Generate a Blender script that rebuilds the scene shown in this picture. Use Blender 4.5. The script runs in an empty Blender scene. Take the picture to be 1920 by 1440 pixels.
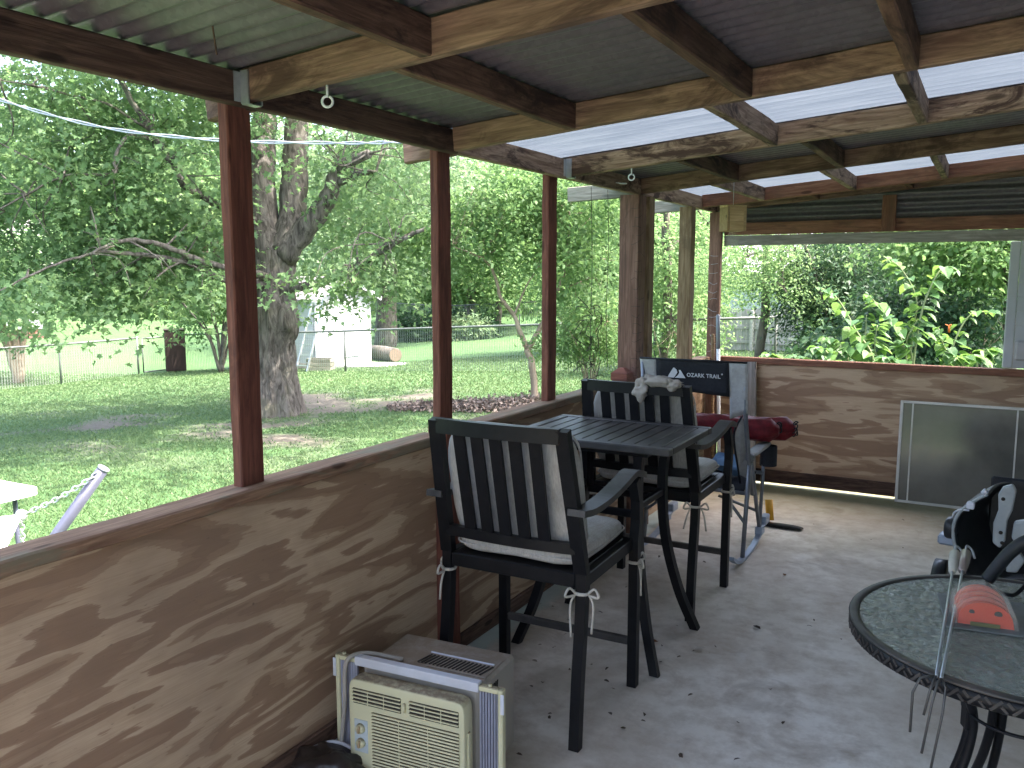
import bpy, math, random
import numpy as np
from mathutils import Vector, Matrix, noise as mnoise

S = bpy.context.scene
COL = S.collection
R = math.radians

# ------------------------------------------------------------------ camera
CAM = np.array([1.846, 0.0, 1.58])
FPX, YAW, PITCH, ROLL = 1586.0, 0.5153, -0.1278, -0.001
_cy, _sy, _cp, _sp = math.cos(YAW), math.sin(YAW), math.cos(PITCH), math.sin(PITCH)
FWD = np.array([-_sy*_cp, _cy*_cp, _sp]); RT = np.array([_cy, _sy, 0.0]); UP = np.cross(RT, FWD)
_c, _s = math.cos(ROLL), math.sin(ROLL)
RT, UP = _c*RT + _s*UP, -_s*RT + _c*UP
cd = bpy.data.cameras.new('camera'); cam = bpy.data.objects.new('camera', cd); COL.objects.link(cam)
cam.matrix_world = Matrix(((RT[0], UP[0], -FWD[0], CAM[0]), (RT[1], UP[1], -FWD[1], CAM[1]), (RT[2], UP[2], -FWD[2], CAM[2]), (0, 0, 0, 1)))
cd.sensor_width = 36; cd.lens = FPX/1920*36; cd.clip_end = 600; cd.clip_start = 0.05
S.camera = cam

# ------------------------------------------------------------------ sky, sun, exposure
SUN = Vector((0.46, 0.14, 0.86)).normalized()
w = bpy.data.worlds.new('World'); S.world = w; w.use_nodes = True
wn = w.node_tree.nodes; wl = w.node_tree.links
sky = wn.new('ShaderNodeTexSky'); sky.sky_type = 'NISHITA'; sky.sun_disc = False
sky.sun_elevation = math.asin(SUN.z); sky.sun_rotation = math.atan2(SUN.x, SUN.y)
sky.air_density = 1.0; sky.dust_density = 6.0; sky.ozone_density = 0.4
wn['Background'].inputs[1].default_value = 0.15
wl.new(sky.outputs[0], wn['Background'].inputs[0])
sl = bpy.data.lights.new('sun', 'SUN'); sl.energy = 2.0; sl.angle = R(0.55); sl.color = (1.0, 0.95, 0.86)
so = bpy.data.objects.new('sun', sl); COL.objects.link(so)
so.rotation_euler = SUN.to_track_quat('Z', 'Y').to_euler()
S.view_settings.view_transform = 'Standard'; S.view_settings.look = 'None'
S.view_settings.gamma = 1; S.view_settings.use_curve_mapping = False
S.view_settings.exposure = 3.1
S.render.engine = 'CYCLES'
S.cycles.use_denoising = True
try: S.cycles.denoiser = 'OPENIMAGEDENOISE'
except Exception: pass
S.cycles.max_bounces = 10; S.cycles.diffuse_bounces = 6; S.cycles.transparent_max_bounces = 12
S.cycles.sample_clamp_indirect = 6

# ------------------------------------------------------------------ helpers
def at(px, py, d):
    "point seen at photo pixel (px,py), d metres ahead of the camera"
    return CAM + d*(FWD + RT*(px-960)/FPX - UP*(py-720)/FPX)

def tag(o, label=None, cat=None, group=None, kind=None):
    if label: o['label'] = label
    if cat: o['category'] = cat
    if group: o['group'] = group
    if kind: o['kind'] = kind
    return o

def empty(name, loc=(0, 0, 0), rz=0.0, label=None, cat=None, group=None):
    o = bpy.data.objects.new(name, None); COL.objects.link(o); o.location = loc; o.rotation_euler = (0, 0, rz)
    o.empty_display_size = 0.1
    return tag(o, label, cat, group)

def link_mesh(name, me, mat, parent=None):
    o = bpy.data.objects.new(name, me); COL.objects.link(o)
    if mat is not None: me.materials.append(mat)
    if parent is not None: o.parent = parent
    return o

def mesh(name, V, F, mat, parent=None, smooth=False):
    me = bpy.data.meshes.new(name); me.from_pydata([tuple(map(float, v)) for v in V], [], F); me.update()
    if smooth: me.polygons.foreach_set('use_smooth', [True]*len(me.polygons))
    return link_mesh(name, me, mat, parent)

class MB:
    "collects pieces of ONE part"
    def __init__(s): s.V = []; s.F = []
    def add(s, V, F):
        n = len(s.V); s.V += [tuple(map(float, v)) for v in V]; s.F += [tuple(i+n for i in f) for f in F]; return s
    def box(s, a, b, bev=0.0):
        (x0, y0, z0), (x1, y1, z1) = a, b
        if bev <= 0:
            V = [(x0,y0,z0),(x1,y0,z0),(x1,y1,z0),(x0,y1,z0),(x0,y0,z1),(x1,y0,z1),(x1,y1,z1),(x0,y1,z1)]
            return s.add(V, [(0,3,2,1),(4,5,6,7),(0,1,5,4),(1,2,6,5),(2,3,7,6),(3,0,4,7)])
        return s.add(*bevbox(a, b, bev))
    def tube(s, pts, r, n=8, cap=True): return s.add(*tubeVF(pts, r, n, cap))
    def bar(s, A, B, w, h, up=(0, 0, 1)):
        A = np.array(A, float); B = np.array(B, float); x = B-A; x /= np.linalg.norm(x)
        u = np.array(up, float); y = np.cross(u, x); y /= np.linalg.norm(y); z = np.cross(x, y)
        V = [P + y*sy*w/2 + z*sz*h/2 for P in (A, B) for sy, sz in ((-1,-1),(1,-1),(1,1),(-1,1))]
        return s.add(V, [(0,3,2,1),(4,5,6,7),(0,1,5,4),(1,2,6,5),(2,3,7,6),(3,0,4,7)])
    def build(s, name, mat, parent=None, smooth=False): return mesh(name, s.V, s.F, mat, parent, smooth)

def bevbox(a, b, e):
    lo = np.array(a, float); hi = np.array(b, float); e = min(e, *(0.45*(hi-lo)))
    V = []; idx = {}
    for cx in (0, 1):
        for cy in (0, 1):
            for cz in (0, 1):
                c = np.array([(lo, hi)[cx][0], (lo, hi)[cy][1], (lo, hi)[cz][2]])
                sg = np.array([1-2*cx, 1-2*cy, 1-2*cz])*e
                for ax in range(3):
                    v = c + sg; v[ax] = c[ax]; idx[(cx, cy, cz, ax)] = len(V); V.append(v)
    F = []
    I = idx
    for ax in range(3):
        o = [i for i in range(3) if i != ax]
        for side in (0, 1):
            q = []
            for p in ((0,0),(1,0),(1,1),(0,1)):
                k = [0,0,0]; k[ax] = side; k[o[0]] = p[0]; k[o[1]] = p[1]; q.append(I[(*k, ax)])
            fl = (ax == 1) ^ (side == 0)
            F.append(tuple(q[::-1]) if fl else tuple(q))
    for ax in range(3):           # edges along ax
        o = [i for i in range(3) if i != ax]
        for p in (0, 1):
            for q in (0, 1):
                k0 = [0,0,0]; k0[o[0]] = p; k0[o[1]] = q; k1 = list(k0); k0[ax] = 0; k1[ax] = 1
                F.append((I[(*k0, o[0])], I[(*k1, o[0])], I[(*k1, o[1])], I[(*k0, o[1])]))
    for cx in (0, 1):
        for cy in (0, 1):
            for cz in (0, 1):
                F.append((I[(cx,cy,cz,0)], I[(cx,cy,cz,1)], I[(cx,cy,cz,2)]))
    # consistent outward orientation
    c = (lo+hi)/2; out = []
    for f in F:
        P = np.array([V[i] for i in f]); nrm = np.cross(P[1]-P[0], P[2]-P[0])
        out.append(f if nrm @ (P.mean(0)-c) > 0 else f[::-1])
    return V, out

def tubeVF(pts, r, n=8, cap=True):
    P = np.array(pts, float); m = len(P)
    rr = np.full(m, r, float) if np.isscalar(r) else np.array(r, float)
    T = np.gradient(P, axis=0); T /= np.linalg.norm(T, axis=1)[:, None] + 1e-12
    ref = np.array([0, 0, 1.0]) if abs(T[0][2]) < 0.9 else np.array([1.0, 0, 0])
    V = []
    nrm = np.cross(T[0], ref); nrm /= np.linalg.norm(nrm)
    for i in range(m):
        nrm = nrm - T[i]*(nrm @ T[i]); nrm /= np.linalg.norm(nrm)
        bn = np.cross(T[i], nrm)
        for k in range(n):
            a = 2*math.pi*k/n
            V.append(P[i] + rr[i]*(math.cos(a)*nrm + math.sin(a)*bn))
    F = []
    for i in range(m-1):
        for k in range(n):
            F.append((i*n+k, i*n+(k+1) % n, (i+1)*n+(k+1) % n, (i+1)*n+k))
    if cap:
        F.append(tuple(range(n-1, -1, -1))); F.append(tuple((m-1)*n+k for k in range(n)))
    return V, F

def box(name, a, b, mat, parent=None, bev=0.003):
    return MB().box(a, b, bev).build(name, mat, parent)

def tube(name, pts, r, mat, parent=None, n=8, smooth=True):
    V, F = tubeVF(pts, r, n); return mesh(name, V, F, mat, parent, smooth)

def spline(pts, n=8):
    "Catmull-Rom through pts"
    P = np.array(pts, float); P = np.vstack([2*P[0]-P[1], P, 2*P[-1]-P[-2]]); out = []
    for i in range(1, len(P)-2):
        for t in np.linspace(0, 1, n, endpoint=False):
            a, b, c, d = P[i-1], P[i], P[i+1], P[i+2]
            out.append(0.5*((2*b)+(c-a)*t+(2*a-5*b+4*c-d)*t*t+(3*b-a-3*c+d)*t**3))
    out.append(P[-2]); return np.array(out)

_brng = random.Random(5)
def beam(name, A, B, w, h, mat, parent=None, up=(0, 0, 1), wob=0.0015, bev=0.004, segs=6):
    "timber from A to B (centre line); local X runs along the grain; w across, h along 'up'"
    A = Vector(A); B = Vector(B); L = (B-A).length
    x = (B-A).normalized(); u = Vector(up); y = u.cross(x).normalized(); z = x.cross(y)
    V = []; F = []
    e = bev
    sec = [(-w/2+e,-h/2),(w/2-e,-h/2),(w/2,-h/2+e),(w/2,h/2-e),(w/2-e,h/2),(-w/2+e,h/2),(-w/2,h/2-e),(-w/2,-h/2+e)]
    for i in range(segs+1):
        dx = _brng.uniform(-wob, wob); dz = _brng.uniform(-wob, wob)
        for (a, b) in sec: V.append((L*i/segs, a+dx+_brng.uniform(-wob, wob)*.4, b+dz))
    for i in range(segs):
        for k in range(8):
            F.append((i*8+k, i*8+(k+1) % 8, (i+1)*8+(k+1) % 8, (i+1)*8+k)[::-1])
    F.append(tuple(range(8))); F.append(tuple(segs*8+k for k in range(7, -1, -1)))
    o = mesh(name, V, F, mat, parent)
    M = Matrix((( x.x, y.x, z.x, A.x), (x.y, y.y, z.y, A.y), (x.z, y.z, z.z, A.z), (0, 0, 0, 1)))
    o.matrix_world = M
    if parent is not None:
        o.parent = parent; o.matrix_local = M if parent.location.length == 0 else parent.matrix_world.inverted() @ M
    return o

def copy_tree(o, parent=None):
    c = o.copy(); COL.objects.link(c); c.parent = parent
    for ch in list(o.children): copy_tree(ch, c)
    return c

def set_arr(me, V, loops, starts, totals):
    nv = len(V); me.vertices.add(nv); me.vertices.foreach_set('co', np.ascontiguousarray(V, dtype=np.float32).ravel())
    me.loops.add(len(loops)); me.loops.foreach_set('vertex_index', np.ascontiguousarray(loops, dtype=np.int32))
    me.polygons.add(len(starts)); me.polygons.foreach_set('loop_start', np.ascontiguousarray(starts, dtype=np.int32))
    try: me.polygons.foreach_set('loop_total', np.ascontiguousarray(totals, dtype=np.int32))
    except Exception: pass
    me.update(calc_edges=True); me.validate()

# ------------------------------------------------------------------ materials
class N:
    def __init__(s, name):
        s.m = bpy.data.materials.new(name); s.m.use_nodes = True
        s.t = s.m.node_tree; s.t.nodes.clear(); s.out = s.t.nodes.new('ShaderNodeOutputMaterial')
    def n(s, typ, ins=None, **kw):
        nd = s.t.nodes.new('ShaderNode'+typ)
        for k, v in kw.items(): setattr(nd, k, v)
        for k, v in (ins or {}).items():
            if hasattr(v, 'is_linked') or hasattr(v, 'links'): s.t.links.new(v, nd.inputs[k])
            else: nd.inputs[k].default_value = v
        return nd
    def coords(s, sc=(1, 1, 1), rnd=True, kind='Object'):
        tc = s.n('TexCoord'); v = tc.outputs[kind]
        if rnd:
            oi = s.n('ObjectInfo'); mu = s.n('Math', {0: oi.outputs['Random'], 1: 37.0}, operation='MULTIPLY')
            ad = s.n('VectorMath', {0: v, 1: mu.outputs[0]}, operation='ADD'); v = ad.outputs[0]
        return s.n('Mapping', {'Vector': v, 'Scale': sc}).outputs[0]
    def noise(s, vec, scale=5., detail=5., rough=.55, dist=0.):
        return s.n('TexNoise', {'Vector': vec, 'Scale': scale, 'Detail': detail, 'Roughness': rough, 'Distortion': dist}).outputs[0]
    def ramp(s, fac, stops, interp='LINEAR'):
        r = s.n('ValToRGB', {0: fac}); cr = r.color_ramp; cr.interpolation = interp
        while len(cr.elements) < len(stops): cr.elements.new(0.5)
        for e, (p, c) in zip(cr.elements, stops):
            e.position = p; e.color = (*c, 1) if not np.isscalar(c) else (c, c, c, 1)
        return r.outputs[0]
    def mix(s, fac, a, b, mode='MIX'):
        nd = s.n('Mix', data_type='RGBA', blend_type=mode)
        for k, v in ((0, fac), (6, a), (7, b)):
            if hasattr(v, 'links'): s.t.links.new(v, nd.inputs[k])
            else: nd.inputs[k].default_value = (*v, 1) if (not np.isscalar(v) and len(v) == 3) else v
        return nd.outputs[2]
    def bump(s, h, strength=.3, dist=.01):
        return s.n('Bump', {'Height': h, 'Strength': strength, 'Distance': dist}).outputs[0]
    def bsdf(s, **kw):
        b = s.n('BsdfPrincipled')
        for k, v in kw.items():
            k = k.replace('_', ' ')
            if hasattr(v, 'links'): s.t.links.new(v, b.inputs[k])
            else: b.inputs[k].default_value = (*v, 1) if (not np.isscalar(v) and len(v) == 3 and k != 'Normal') else v
        return b
    def fin(s, sh):
        s.t.links.new(sh.outputs[0] if hasattr(sh, 'outputs') else sh, s.out.inputs[0]); return s.m

def m_wood(name, dark, light, weather=(.10, .07, .05), wfac=.5, rough=.78, blot=1.3):
    q = N(name); v = q.coords((1, 9, 9)); v1 = q.coords((1, 1, 1))
    g = q.noise(v, 4.5, 7, .62, .9); g2 = q.noise(q.coords((.6, 26, 26)), 6, 4, .6, .3)
    col = q.ramp(g, [(.36, dark), (.5, tuple((a+b)/2 for a, b in zip(dark, light))), (.63, light)])
    col = q.mix(q.ramp(g2, [(.35, .0), (.75, .55)]), col, tuple(a*.55 for a in dark))
    bl = q.ramp(q.noise(q.coords((.5, 1.6, 1.6)), blot*2.6, 6, .72, 1.2), [(.49, 0.), (.60, wfac)])
    col = q.mix(bl, col, weather)
    kn = q.n('TexVoronoi', {'Vector': q.coords((1.0, 3.2, 3.2)), 'Scale': 3.0}).outputs[0]
    col = q.mix(q.ramp(kn, [(.0, .9), (.085, .75), (.13, 0.)]), col, tuple(a*.35 for a in dark))
    oi = q.n('ObjectInfo'); hs = q.n('HueSaturation', {'Color': col, 'Value': q.n('MapRange', {0: oi.outputs['Random'], 3: .78, 4: 1.18}).outputs[0]})
    h = q.n('Math', {0: g, 1: g2}, operation='ADD').outputs[0]
    b = q.bsdf(Base_Color=hs.outputs[0], Roughness=rough, Normal=q.bump(h, .35, .006)); b.inputs['Specular IOR Level'].default_value = .25
    return q.fin(b)

def m_plain(name, col, rough=.6, metal=0., var=.12, scale=12., bump=.08, dirt=None, dfac=.5, spec=.4, dscale=5.):
    q = N(name); v = q.coords()
    nz = q.noise(v, scale, 5, .6)
    c = q.ramp(nz, [(.3, tuple(a*(1-var) for a in col)), (.7, tuple(min(1, a*(1+var)) for a in col))])
    if dirt:
        d = q.ramp(q.noise(q.coords(), dscale, 6, .68, .5), [(.45, 0.), (.68, dfac)])
        c = q.mix(d, c, dirt)
    b = q.bsdf(Base_Color=c, Roughness=rough, Metallic=metal, Normal=q.bump(nz, bump, .004)); b.inputs['Specular IOR Level'].default_value = spec
    return q.fin(b)

def m_plywood():
    q = N('plywood')
    # local X runs along the sheet (level grain): rotary-cut figure as stepped, feathered patches
    jag = q.noise(q.coords((1.5, 30, 30)), 3.0, 5, .7, .2)
    big = q.noise(q.coords((1.0, 5.0, 5.0)), 1.7, 2.2, .5, .5)
    mid = q.noise(q.coords((1.0, 7, 7)), 2.2, 4, .6, .4)
    fine = q.noise(q.coords((2, 75, 75)), 4, 4, .6, .3)
    add = lambda a, b: q.n('Math', {0: a, 1: b}, operation='ADD').outputs[0]
    mul = lambda a, b: q.n('Math', {0: a, 1: b}, operation='MULTIPLY').outputs[0]
    s = add(mul(big, 3.9), add(mul(mid, .75), mul(jag, .30)))
    fr = q.n('Math', {0: s}, operation='FRACT').outputs[0]
    lt = (.57, .42, .285); md = (.36, .235, .155); dk = (.25, .15, .098)
    c = q.ramp(fr, [(.0, (.40, .27, .175)), (.015, lt), (.42, (.53, .385, .255)), (.435, (.395, .265, .17)), (.62, (.36, .235, .15)), (.635, (.30, .19, .122)), (.95, (.33, .21, .135)), (.985, (.38, .25, .165))])
    c = q.mix(q.ramp(fine, [(.35, 0.), (.75, .35)]), c, (.24, .135, .075))
    st = q.ramp(q.noise(q.coords((.8, 1, 1)), 1.3, 5, .6, .4), [(.52, 0.), (.74, .5)])
    c = q.mix(st, c, (.18, .125, .095))
    sc = q.ramp(q.noise(q.coords((14, 60, 60)), 2.0, 3, .7, .0), [(.66, 0.), (.74, .5)])
    c = q.mix(sc, c, (.13, .085, .06))
    pin = q.n('TexVoronoi', {'Vector': q.coords((1, 1.2, 1.2)), 'Scale': 5.}).outputs[0]
    c = q.mix(q.ramp(pin, [(.0, .8), (.03, .0)]), c, (.05, .03, .02))
    b = q.bsdf(Base_Color=c, Roughness=.72, Normal=q.bump(fine, .12, .003)); b.inputs['Specular IOR Level'].default_value = .3
    return q.fin(b)

def m_galv():
    q = N('galvanised_steel'); v = q.coords((1, 1, 1))
    sp = q.n('TexVoronoi', {'Vector': v, 'Scale': 70.}).outputs['Color']
    spv = q.n('SeparateColor', {0: sp}).outputs[0]
    nz = q.noise(v, 3.0, 6, .65, .3)
    c = q.ramp(spv, [(0., (.112, .096, .108)), (1., (.155, .134, .148))])
    c = q.mix(q.ramp(nz, [(.42, 0.), (.72, .5)]), c, (.075, .064, .072))
    rst = q.ramp(q.noise(q.coords((1, .5, 1)), 2.2, 6, .7, 1.), [(.62, 0.), (.72, .5)])
    c = q.mix(rst, c, (.14, .11, .085))
    return q.fin(q.bsdf(Base_Color=c, Metallic=.2, Roughness=.38, Normal=q.bump(nz, .1, .01)))

def m_skylight():
    q = N('translucent_panel'); v = q.coords()
    d = q.noise(q.coords((.5, 7, 1)), 4, 6, .65)
    c = q.ramp(d, [(.35, (.056, .070, .092)), (.65, (.080, .096, .120))])
    di = q.n('BsdfDiffuse', {'Color': c}); tr = q.n('BsdfTranslucent', {'Color': c}); gl = q.n('BsdfGlossy', {'Color': (.9, .9, .9, 1), 'Roughness': .3})
    a = q.n('MixShader', {0: .62, 1: di.outputs[0], 2: tr.outputs[0]})
    b = q.n('MixShader', {0: .06, 1: a.outputs[0], 2: gl.outputs[0]})
    return q.fin(b)

def m_concrete():
    q = N('porch_concrete'); v = q.coords((1, 1, 1), rnd=False)
    a = q.noise(v, 1.1, 7, .62, .5); b_ = q.noise(v, 9, 7, .7); c_ = q.noise(v, 90, 3, .6)
    c = q.ramp(a, [(.34, (.48, .41, .335)), (.5, (.63, .57, .49)), (.64, (.76, .71, .64))])
    c = q.mix(q.ramp(b_, [(.42, 0.), (.66, .6)]), c, (.38, .30, .225))
    c = q.mix(q.ramp(q.noise(v, 2.6, 5, .6, .8), [(.55, 0.), (.66, .5)]), c, (.30, .24, .185))
    c = q.mix(q.ramp(q.noise(v, 5.5, 4, .6), [(.62, 0.), (.70, .35)]), c, (.66, .64, .60))
    # algae by the end wall, old teal paint by the half wall
    tc = q.n('TexCoord'); sx = q.n('SeparateXYZ', {0: tc.outputs['Object']})
    gy = q.n('Math', {0: sx.outputs[1], 1: q.n('Math', {0: a, 1: 1.3}, operation='MULTIPLY').outputs[0]}, operation='ADD').outputs[0]
    c = q.mix(q.ramp(q.n('MapRange', {0: gy, 1: 6.15, 2: 6.95}).outputs[0], [(0., 0.), (1., .85)]), c, (.14, .135, .055))
    gx = q.n('Math', {0: sx.outputs[0], 1: q.n('Math', {0: b_, 1: .16}, operation='MULTIPLY').outputs[0]}, operation='SUBTRACT').outputs[0]
    c = q.mix(q.ramp(q.n('MapRange', {0: gx, 1: -.035, 2: .0}).outputs[0], [(0., .8), (1., .0)]), c, (.42, .50, .45))
    sp = q.n('TexVoronoi', {'Vector': v, 'Scale': 7.}).outputs[0]
    c = q.mix(q.ramp(sp, [(.0, .7), (.035, .0)]), c, (.08, .06, .045))
    h = q.n('Math', {0: b_, 1: c_}, operation='ADD').outputs[0]
    bb = q.bsdf(Base_Color=c, Roughness=q.n('MapRange', {0: b_, 3: .45, 4: .85}).outputs[0], Normal=q.bump(h, .15, .004))
    bb.inputs['Specular IOR Level'].default_value = .35
    return q.fin(bb)

def m_leaf(name, a, b, c, trans=.42):
    q = N(name); at_ = q.n('Attribute', attribute_name='lv')
    col = q.ramp(at_.outputs['Fac'], [(0., a), (.55, b), (1., c)])
    geo = q.n('NewGeometry')
    di = q.n('BsdfPrincipled', {'Base Color': col, 'Roughness': .55}); di.inputs['Specular IOR Level'].default_value = .35
    tcol = q.mix(.5, col, tuple(min(1, x*1.5) for x in c))
    tr = q.n('BsdfTranslucent', {'Color': tcol})
    return q.fin(q.n('MixShader', {0: trans, 1: di.outputs[0], 2: tr.outputs[0]}))

def m_bark(name, dark, light, sc=1.):
    q = N(name); v = q.coords((1, 1, .22), rnd=False)
    r = q.n('TexNoise', {'Vector': v, 'Scale': 13*sc, 'Detail': 8., 'Roughness': .62, 'Distortion': .9}).outputs[0]
    big = q.noise(q.coords((1, 1, 1), rnd=False), 1.3, 4, .6)
    c = q.ramp(r, [(.36, dark), (.50, tuple((a+b)/2 for a, b in zip(dark, light))), (.64, light)])
    c = q.mix(q.ramp(big, [(.5, 0.), (.72, .5)]), c, (.11, .115, .06))
    return q.fin(q.bsdf(Base_Color=c, Roughness=.9, Normal=q.bump(r, .9, .03)))

M = {}
M['rafter'] = m_wood('rafter_pine', (.155, .088, .062), (.33, .205, .145), (.070, .038, .030), .85)
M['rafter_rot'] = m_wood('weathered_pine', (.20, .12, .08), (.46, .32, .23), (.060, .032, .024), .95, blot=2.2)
M['header'] = m_wood('header_pine', (.085, .047, .034), (.19, .115, .080), (.035, .019, .015), .85)
M['cap'] = m_wood('cap_rail_pine', (.19, .10, .062), (.38, .235, .15), (.19, .175, .12), .7)
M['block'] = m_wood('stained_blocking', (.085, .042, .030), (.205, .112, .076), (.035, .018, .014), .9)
M['post_worn'] = m_wood('worn_post', (.17, .085, .060), (.31, .17, .125), (.085, .045, .034), .6)
M['post'] = m_wood('stained_post', (.12, .040, .028), (.225, .085, .058), (.065, .024, .018), .55)
M['post_tan'] = m_wood('bare_pine_post', (.20, .125, .065), (.40, .275, .16), (.13, .085, .05), .5)
M['red_board'] = m_wood('red_stained_board', (.18, .075, .048), (.31, .155, .10), (.11, .065, .048), .6)
M['grey_board'] = m_wood('grey_board', (.24, .22, .20), (.40, .375, .34), (.18, .16, .14), .5)
M['tail'] = m_wood('weathered_grey_tail', (.16, .15, .12), (.32, .31, .25), (.11, .13, .09), .7)
M['beech'] = m_wood('box_pine', (.46, .31, .16), (.62, .45, .26), (.36, .23, .12), .3)
M['ply'] = m_plywood(); M['galv'] = m_galv(); M['sky'] = m_skylight(); M['conc'] = m_concrete()
M['steel'] = m_plain('hanger_steel', (.50, .52, .54), .4, .8, .15, 30)
M['black'] = m_plain('black_powder_coat', (.0065, .0065, .008), .42, 0, .3, 30, .1, (.018, .016, .015), .4, spec=.22)
M['black_top'] = m_plain('dusty_black_slats', (.040, .036, .034), .48, 0, .25, 20, .1, (.12, .10, .085), .55)
M['cushion'] = None
M['cord'] = m_plain('cushion_cord', (.46, .42, .36), .9)
M['white_paint'] = m_plain('white_paint', (.76, .78, .80), .5, 0, .05, 4, .05, (.55, .55, .52), .3)

# ------------------------------------------------------------------ terrain
def gz(x, y):
    s = min(max(-x, 0), 22.0); z = -0.36 - 0.055*s
    if x < -22: z += 0.03*min(-x-22, 60)
    if y > 24: z += 0.012*min(y-24, 60)
    if x < -1 and y < 40: z += 0.035*mnoise.noise(Vector((x*.23, y*.23, 3.1)))
    return z

def dirt(x, y):
    "0 = thick grass, 1 = bare earth (worn ground round the big tree)"
    n = .42+.75*mnoise.noise(Vector((x*.55, y*.8, 7.7))) + .45*mnoise.noise(Vector((x*1.5, y*2.2, 1.3)))
    d = math.hypot((x+8.6)/7.0, (y-9.8)/3.6)
    d2 = math.hypot((x+8.6)/3.4, (y-13.4)/2.0)
    k = max(0, 1.25-d) + .9*max(0, 1.2-d2)
    return min(1, max(0, n*1.35*k - .10))

def m_ground():
    q = N('lawn_soil'); v = q.coords((1, 1, 1), rnd=False); a = q.n('Attribute', attribute_name='dirt')
    n1 = q.noise(v, .55, 5, .6); n2 = q.noise(v, 14, 6, .7); n3 = q.noise(v, 60, 3, .6)
    g = q.ramp(n2, [(.3, (.030, .082, .024)), (.6, (.052, .118, .034)), (.8, (.080, .142, .048))])
    g = q.mix(q.ramp(n1, [(.45, 0.), (.7, .55)]), g, (.075, .125, .040))
    d = q.ramp(n2, [(.3, (.075, .060, .050)), (.55, (.13, .108, .090)), (.75, (.19, .165, .14))])
    f = q.n('Math', {0: a.outputs['Fac'], 1: q.n('MapRange', {0: n2, 3: -.25, 4: .25}).outputs[0]}, operation='ADD').outputs[0]
    c = q.mix(q.ramp(f, [(.12, 0.), (.75, .95)]), g, d)
    return q.fin(q.bsdf(Base_Color=c, Roughness=.95, Normal=q.bump(n3, .6, .03)))
M['ground'] = m_ground()

def axis(lo, hi, fine_lo, fine_hi, fs, cs):
    a = list(np.arange(fine_lo, fine_hi+1e-6, fs)); x = fine_lo; st = fs
    left = []
    while x > lo: st = min(st*1.25, cs); x -= st; left.append(x)
    x = fine_hi; st = fs; right = []
    while x < hi: st = min(st*1.25, cs); x += st; right.append(x)
    return left[::-1]+a+right
gxs = axis(-260, 260, -26, -1, .3, 20); gys = axis(-150, 320, 0, 24, .3, 20)
V = []; DA = []
for y in gys:
    for x in gxs:
        V.append((x, y, gz(x, y))); DA.append(dirt(x, y) if -24 < x < 0 and 0 < y < 20 else 0)
nx = len(gxs)
F = [(j*nx+i, j*nx+i+1, (j+1)*nx+i+1, (j+1)*nx+i) for j in range(len(gys)-1) for i in range(nx-1)]
g = mesh('ground', V, F, M['ground'], smooth=True); tag(g, 'patchy green lawn with worn bare earth around the big tree', 'lawn', kind='structure')
att = g.data.attributes.new('dirt', 'FLOAT', 'POINT'); att.data.foreach_set('value', np.array(DA, dtype=np.float32))

fl = box('porch_floor', (-.15, -3.0, -.42), (3.2, 6.62, 0), M['conc'], None, .012)
tag(fl, 'stained grey concrete porch floor with scattered debris', 'floor', kind='structure')

# ------------------------------------------------------------------ the porch
porch = empty('porch', (0, 0, 0), 0, 'open timber porch with plywood half walls and corrugated roof', 'porch')
SL = 0.075
def rz(x): return 2.056 + SL*x                      # underside of the rafters
HB, HT = 2.050, 2.139
beam('header_beam', (-.019, -.43, 2.0945), (-.019, 2.835, 2.0945), .038, .089, M['header'], porch, segs=14)
beam('header_beam', (-.019, 2.838, 2.0945), (-.019, 4.76, 2.0945), .038, .089, M['rafter_rot'], porch, segs=8)
beam('header_beam', (-.019, 4.763, 2.0945), (-.019, 6.42, 2.0945), .038, .089, M['rafter_rot'], porch, segs=6)
RY = {0: .70, 1: 1.745+.019, 2: 2.80+.019, 3: 3.80+.019, 4: 4.80+.019, 5: 6.03, 6: 6.40}
X1 = 3.0
def rafter(k, mat, x0=.002):
    y = RY[k]; a = math.atan(SL); h = .0445/math.cos(a)
    o = beam('rafter', (x0, y, rz(x0)+h), (X1, y, rz(X1)+h), .038, .089, mat, porch, segs=16, wob=.0022)
    return o
rf = {}
for k in RY: rf[k] = rafter(k, M['rafter_rot'] if k in (3,) else (M['red_board'] if k == 5 else M['rafter']))
for k in (1, 3):                                     # joist hangers
    y = RY[k]; m = MB()
    m.box((.001, y-.0265, 2.052), (.03, y-.0215, 2.140)).box((.001, y+.0215, 2.052), (.03, y+.0265, 2.140)).box((.001, y-.0235, 2.049), (.03, y+.0235, 2.0515))
    m.box((-.0005, y-.05, 2.056), (.0015, y-.0235, 2.136))
    h = m.build('joist_hanger', M['steel'], rf[k]); h.matrix_local = rf[k].matrix_local.inverted()
for k, xa in ((2, -.27), (4, -.50), (5, -.46), (1, -.2)):   # rafter tails outside the header
    y = RY[k]+.045
    beam('rafter_tail', (-.0385, y, 2.092), (xa, y, 2.075), .038, .089, M['tail'] if k > 2 else M['rafter'], porch)
# blocking between rafters, staggered
BL = [(0, 1, .62), (1, 2, .50), (1, 2, 1.12), (1, 2, 1.60), (2, 3, .985), (2, 3, 1.56), (3, 4, .555), (3, 4, 1.105), (4, 5, .42), (4, 5, 1.005), (4, 5, 1.54), (5, 6, .72), (5, 6, 1.32), (0, 1, 1.6)]
for a, b, x in BL:
    z = rz(x)+.0445
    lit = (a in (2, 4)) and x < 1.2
    beam('blocking', (x, RY[a]+.0195, z), (x, RY[b]-.0195, z), .038, .089, M['rafter_rot'] if a in (2, 4) else M['block'], porch, up=(0, 0, 1), wob=.002)
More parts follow.
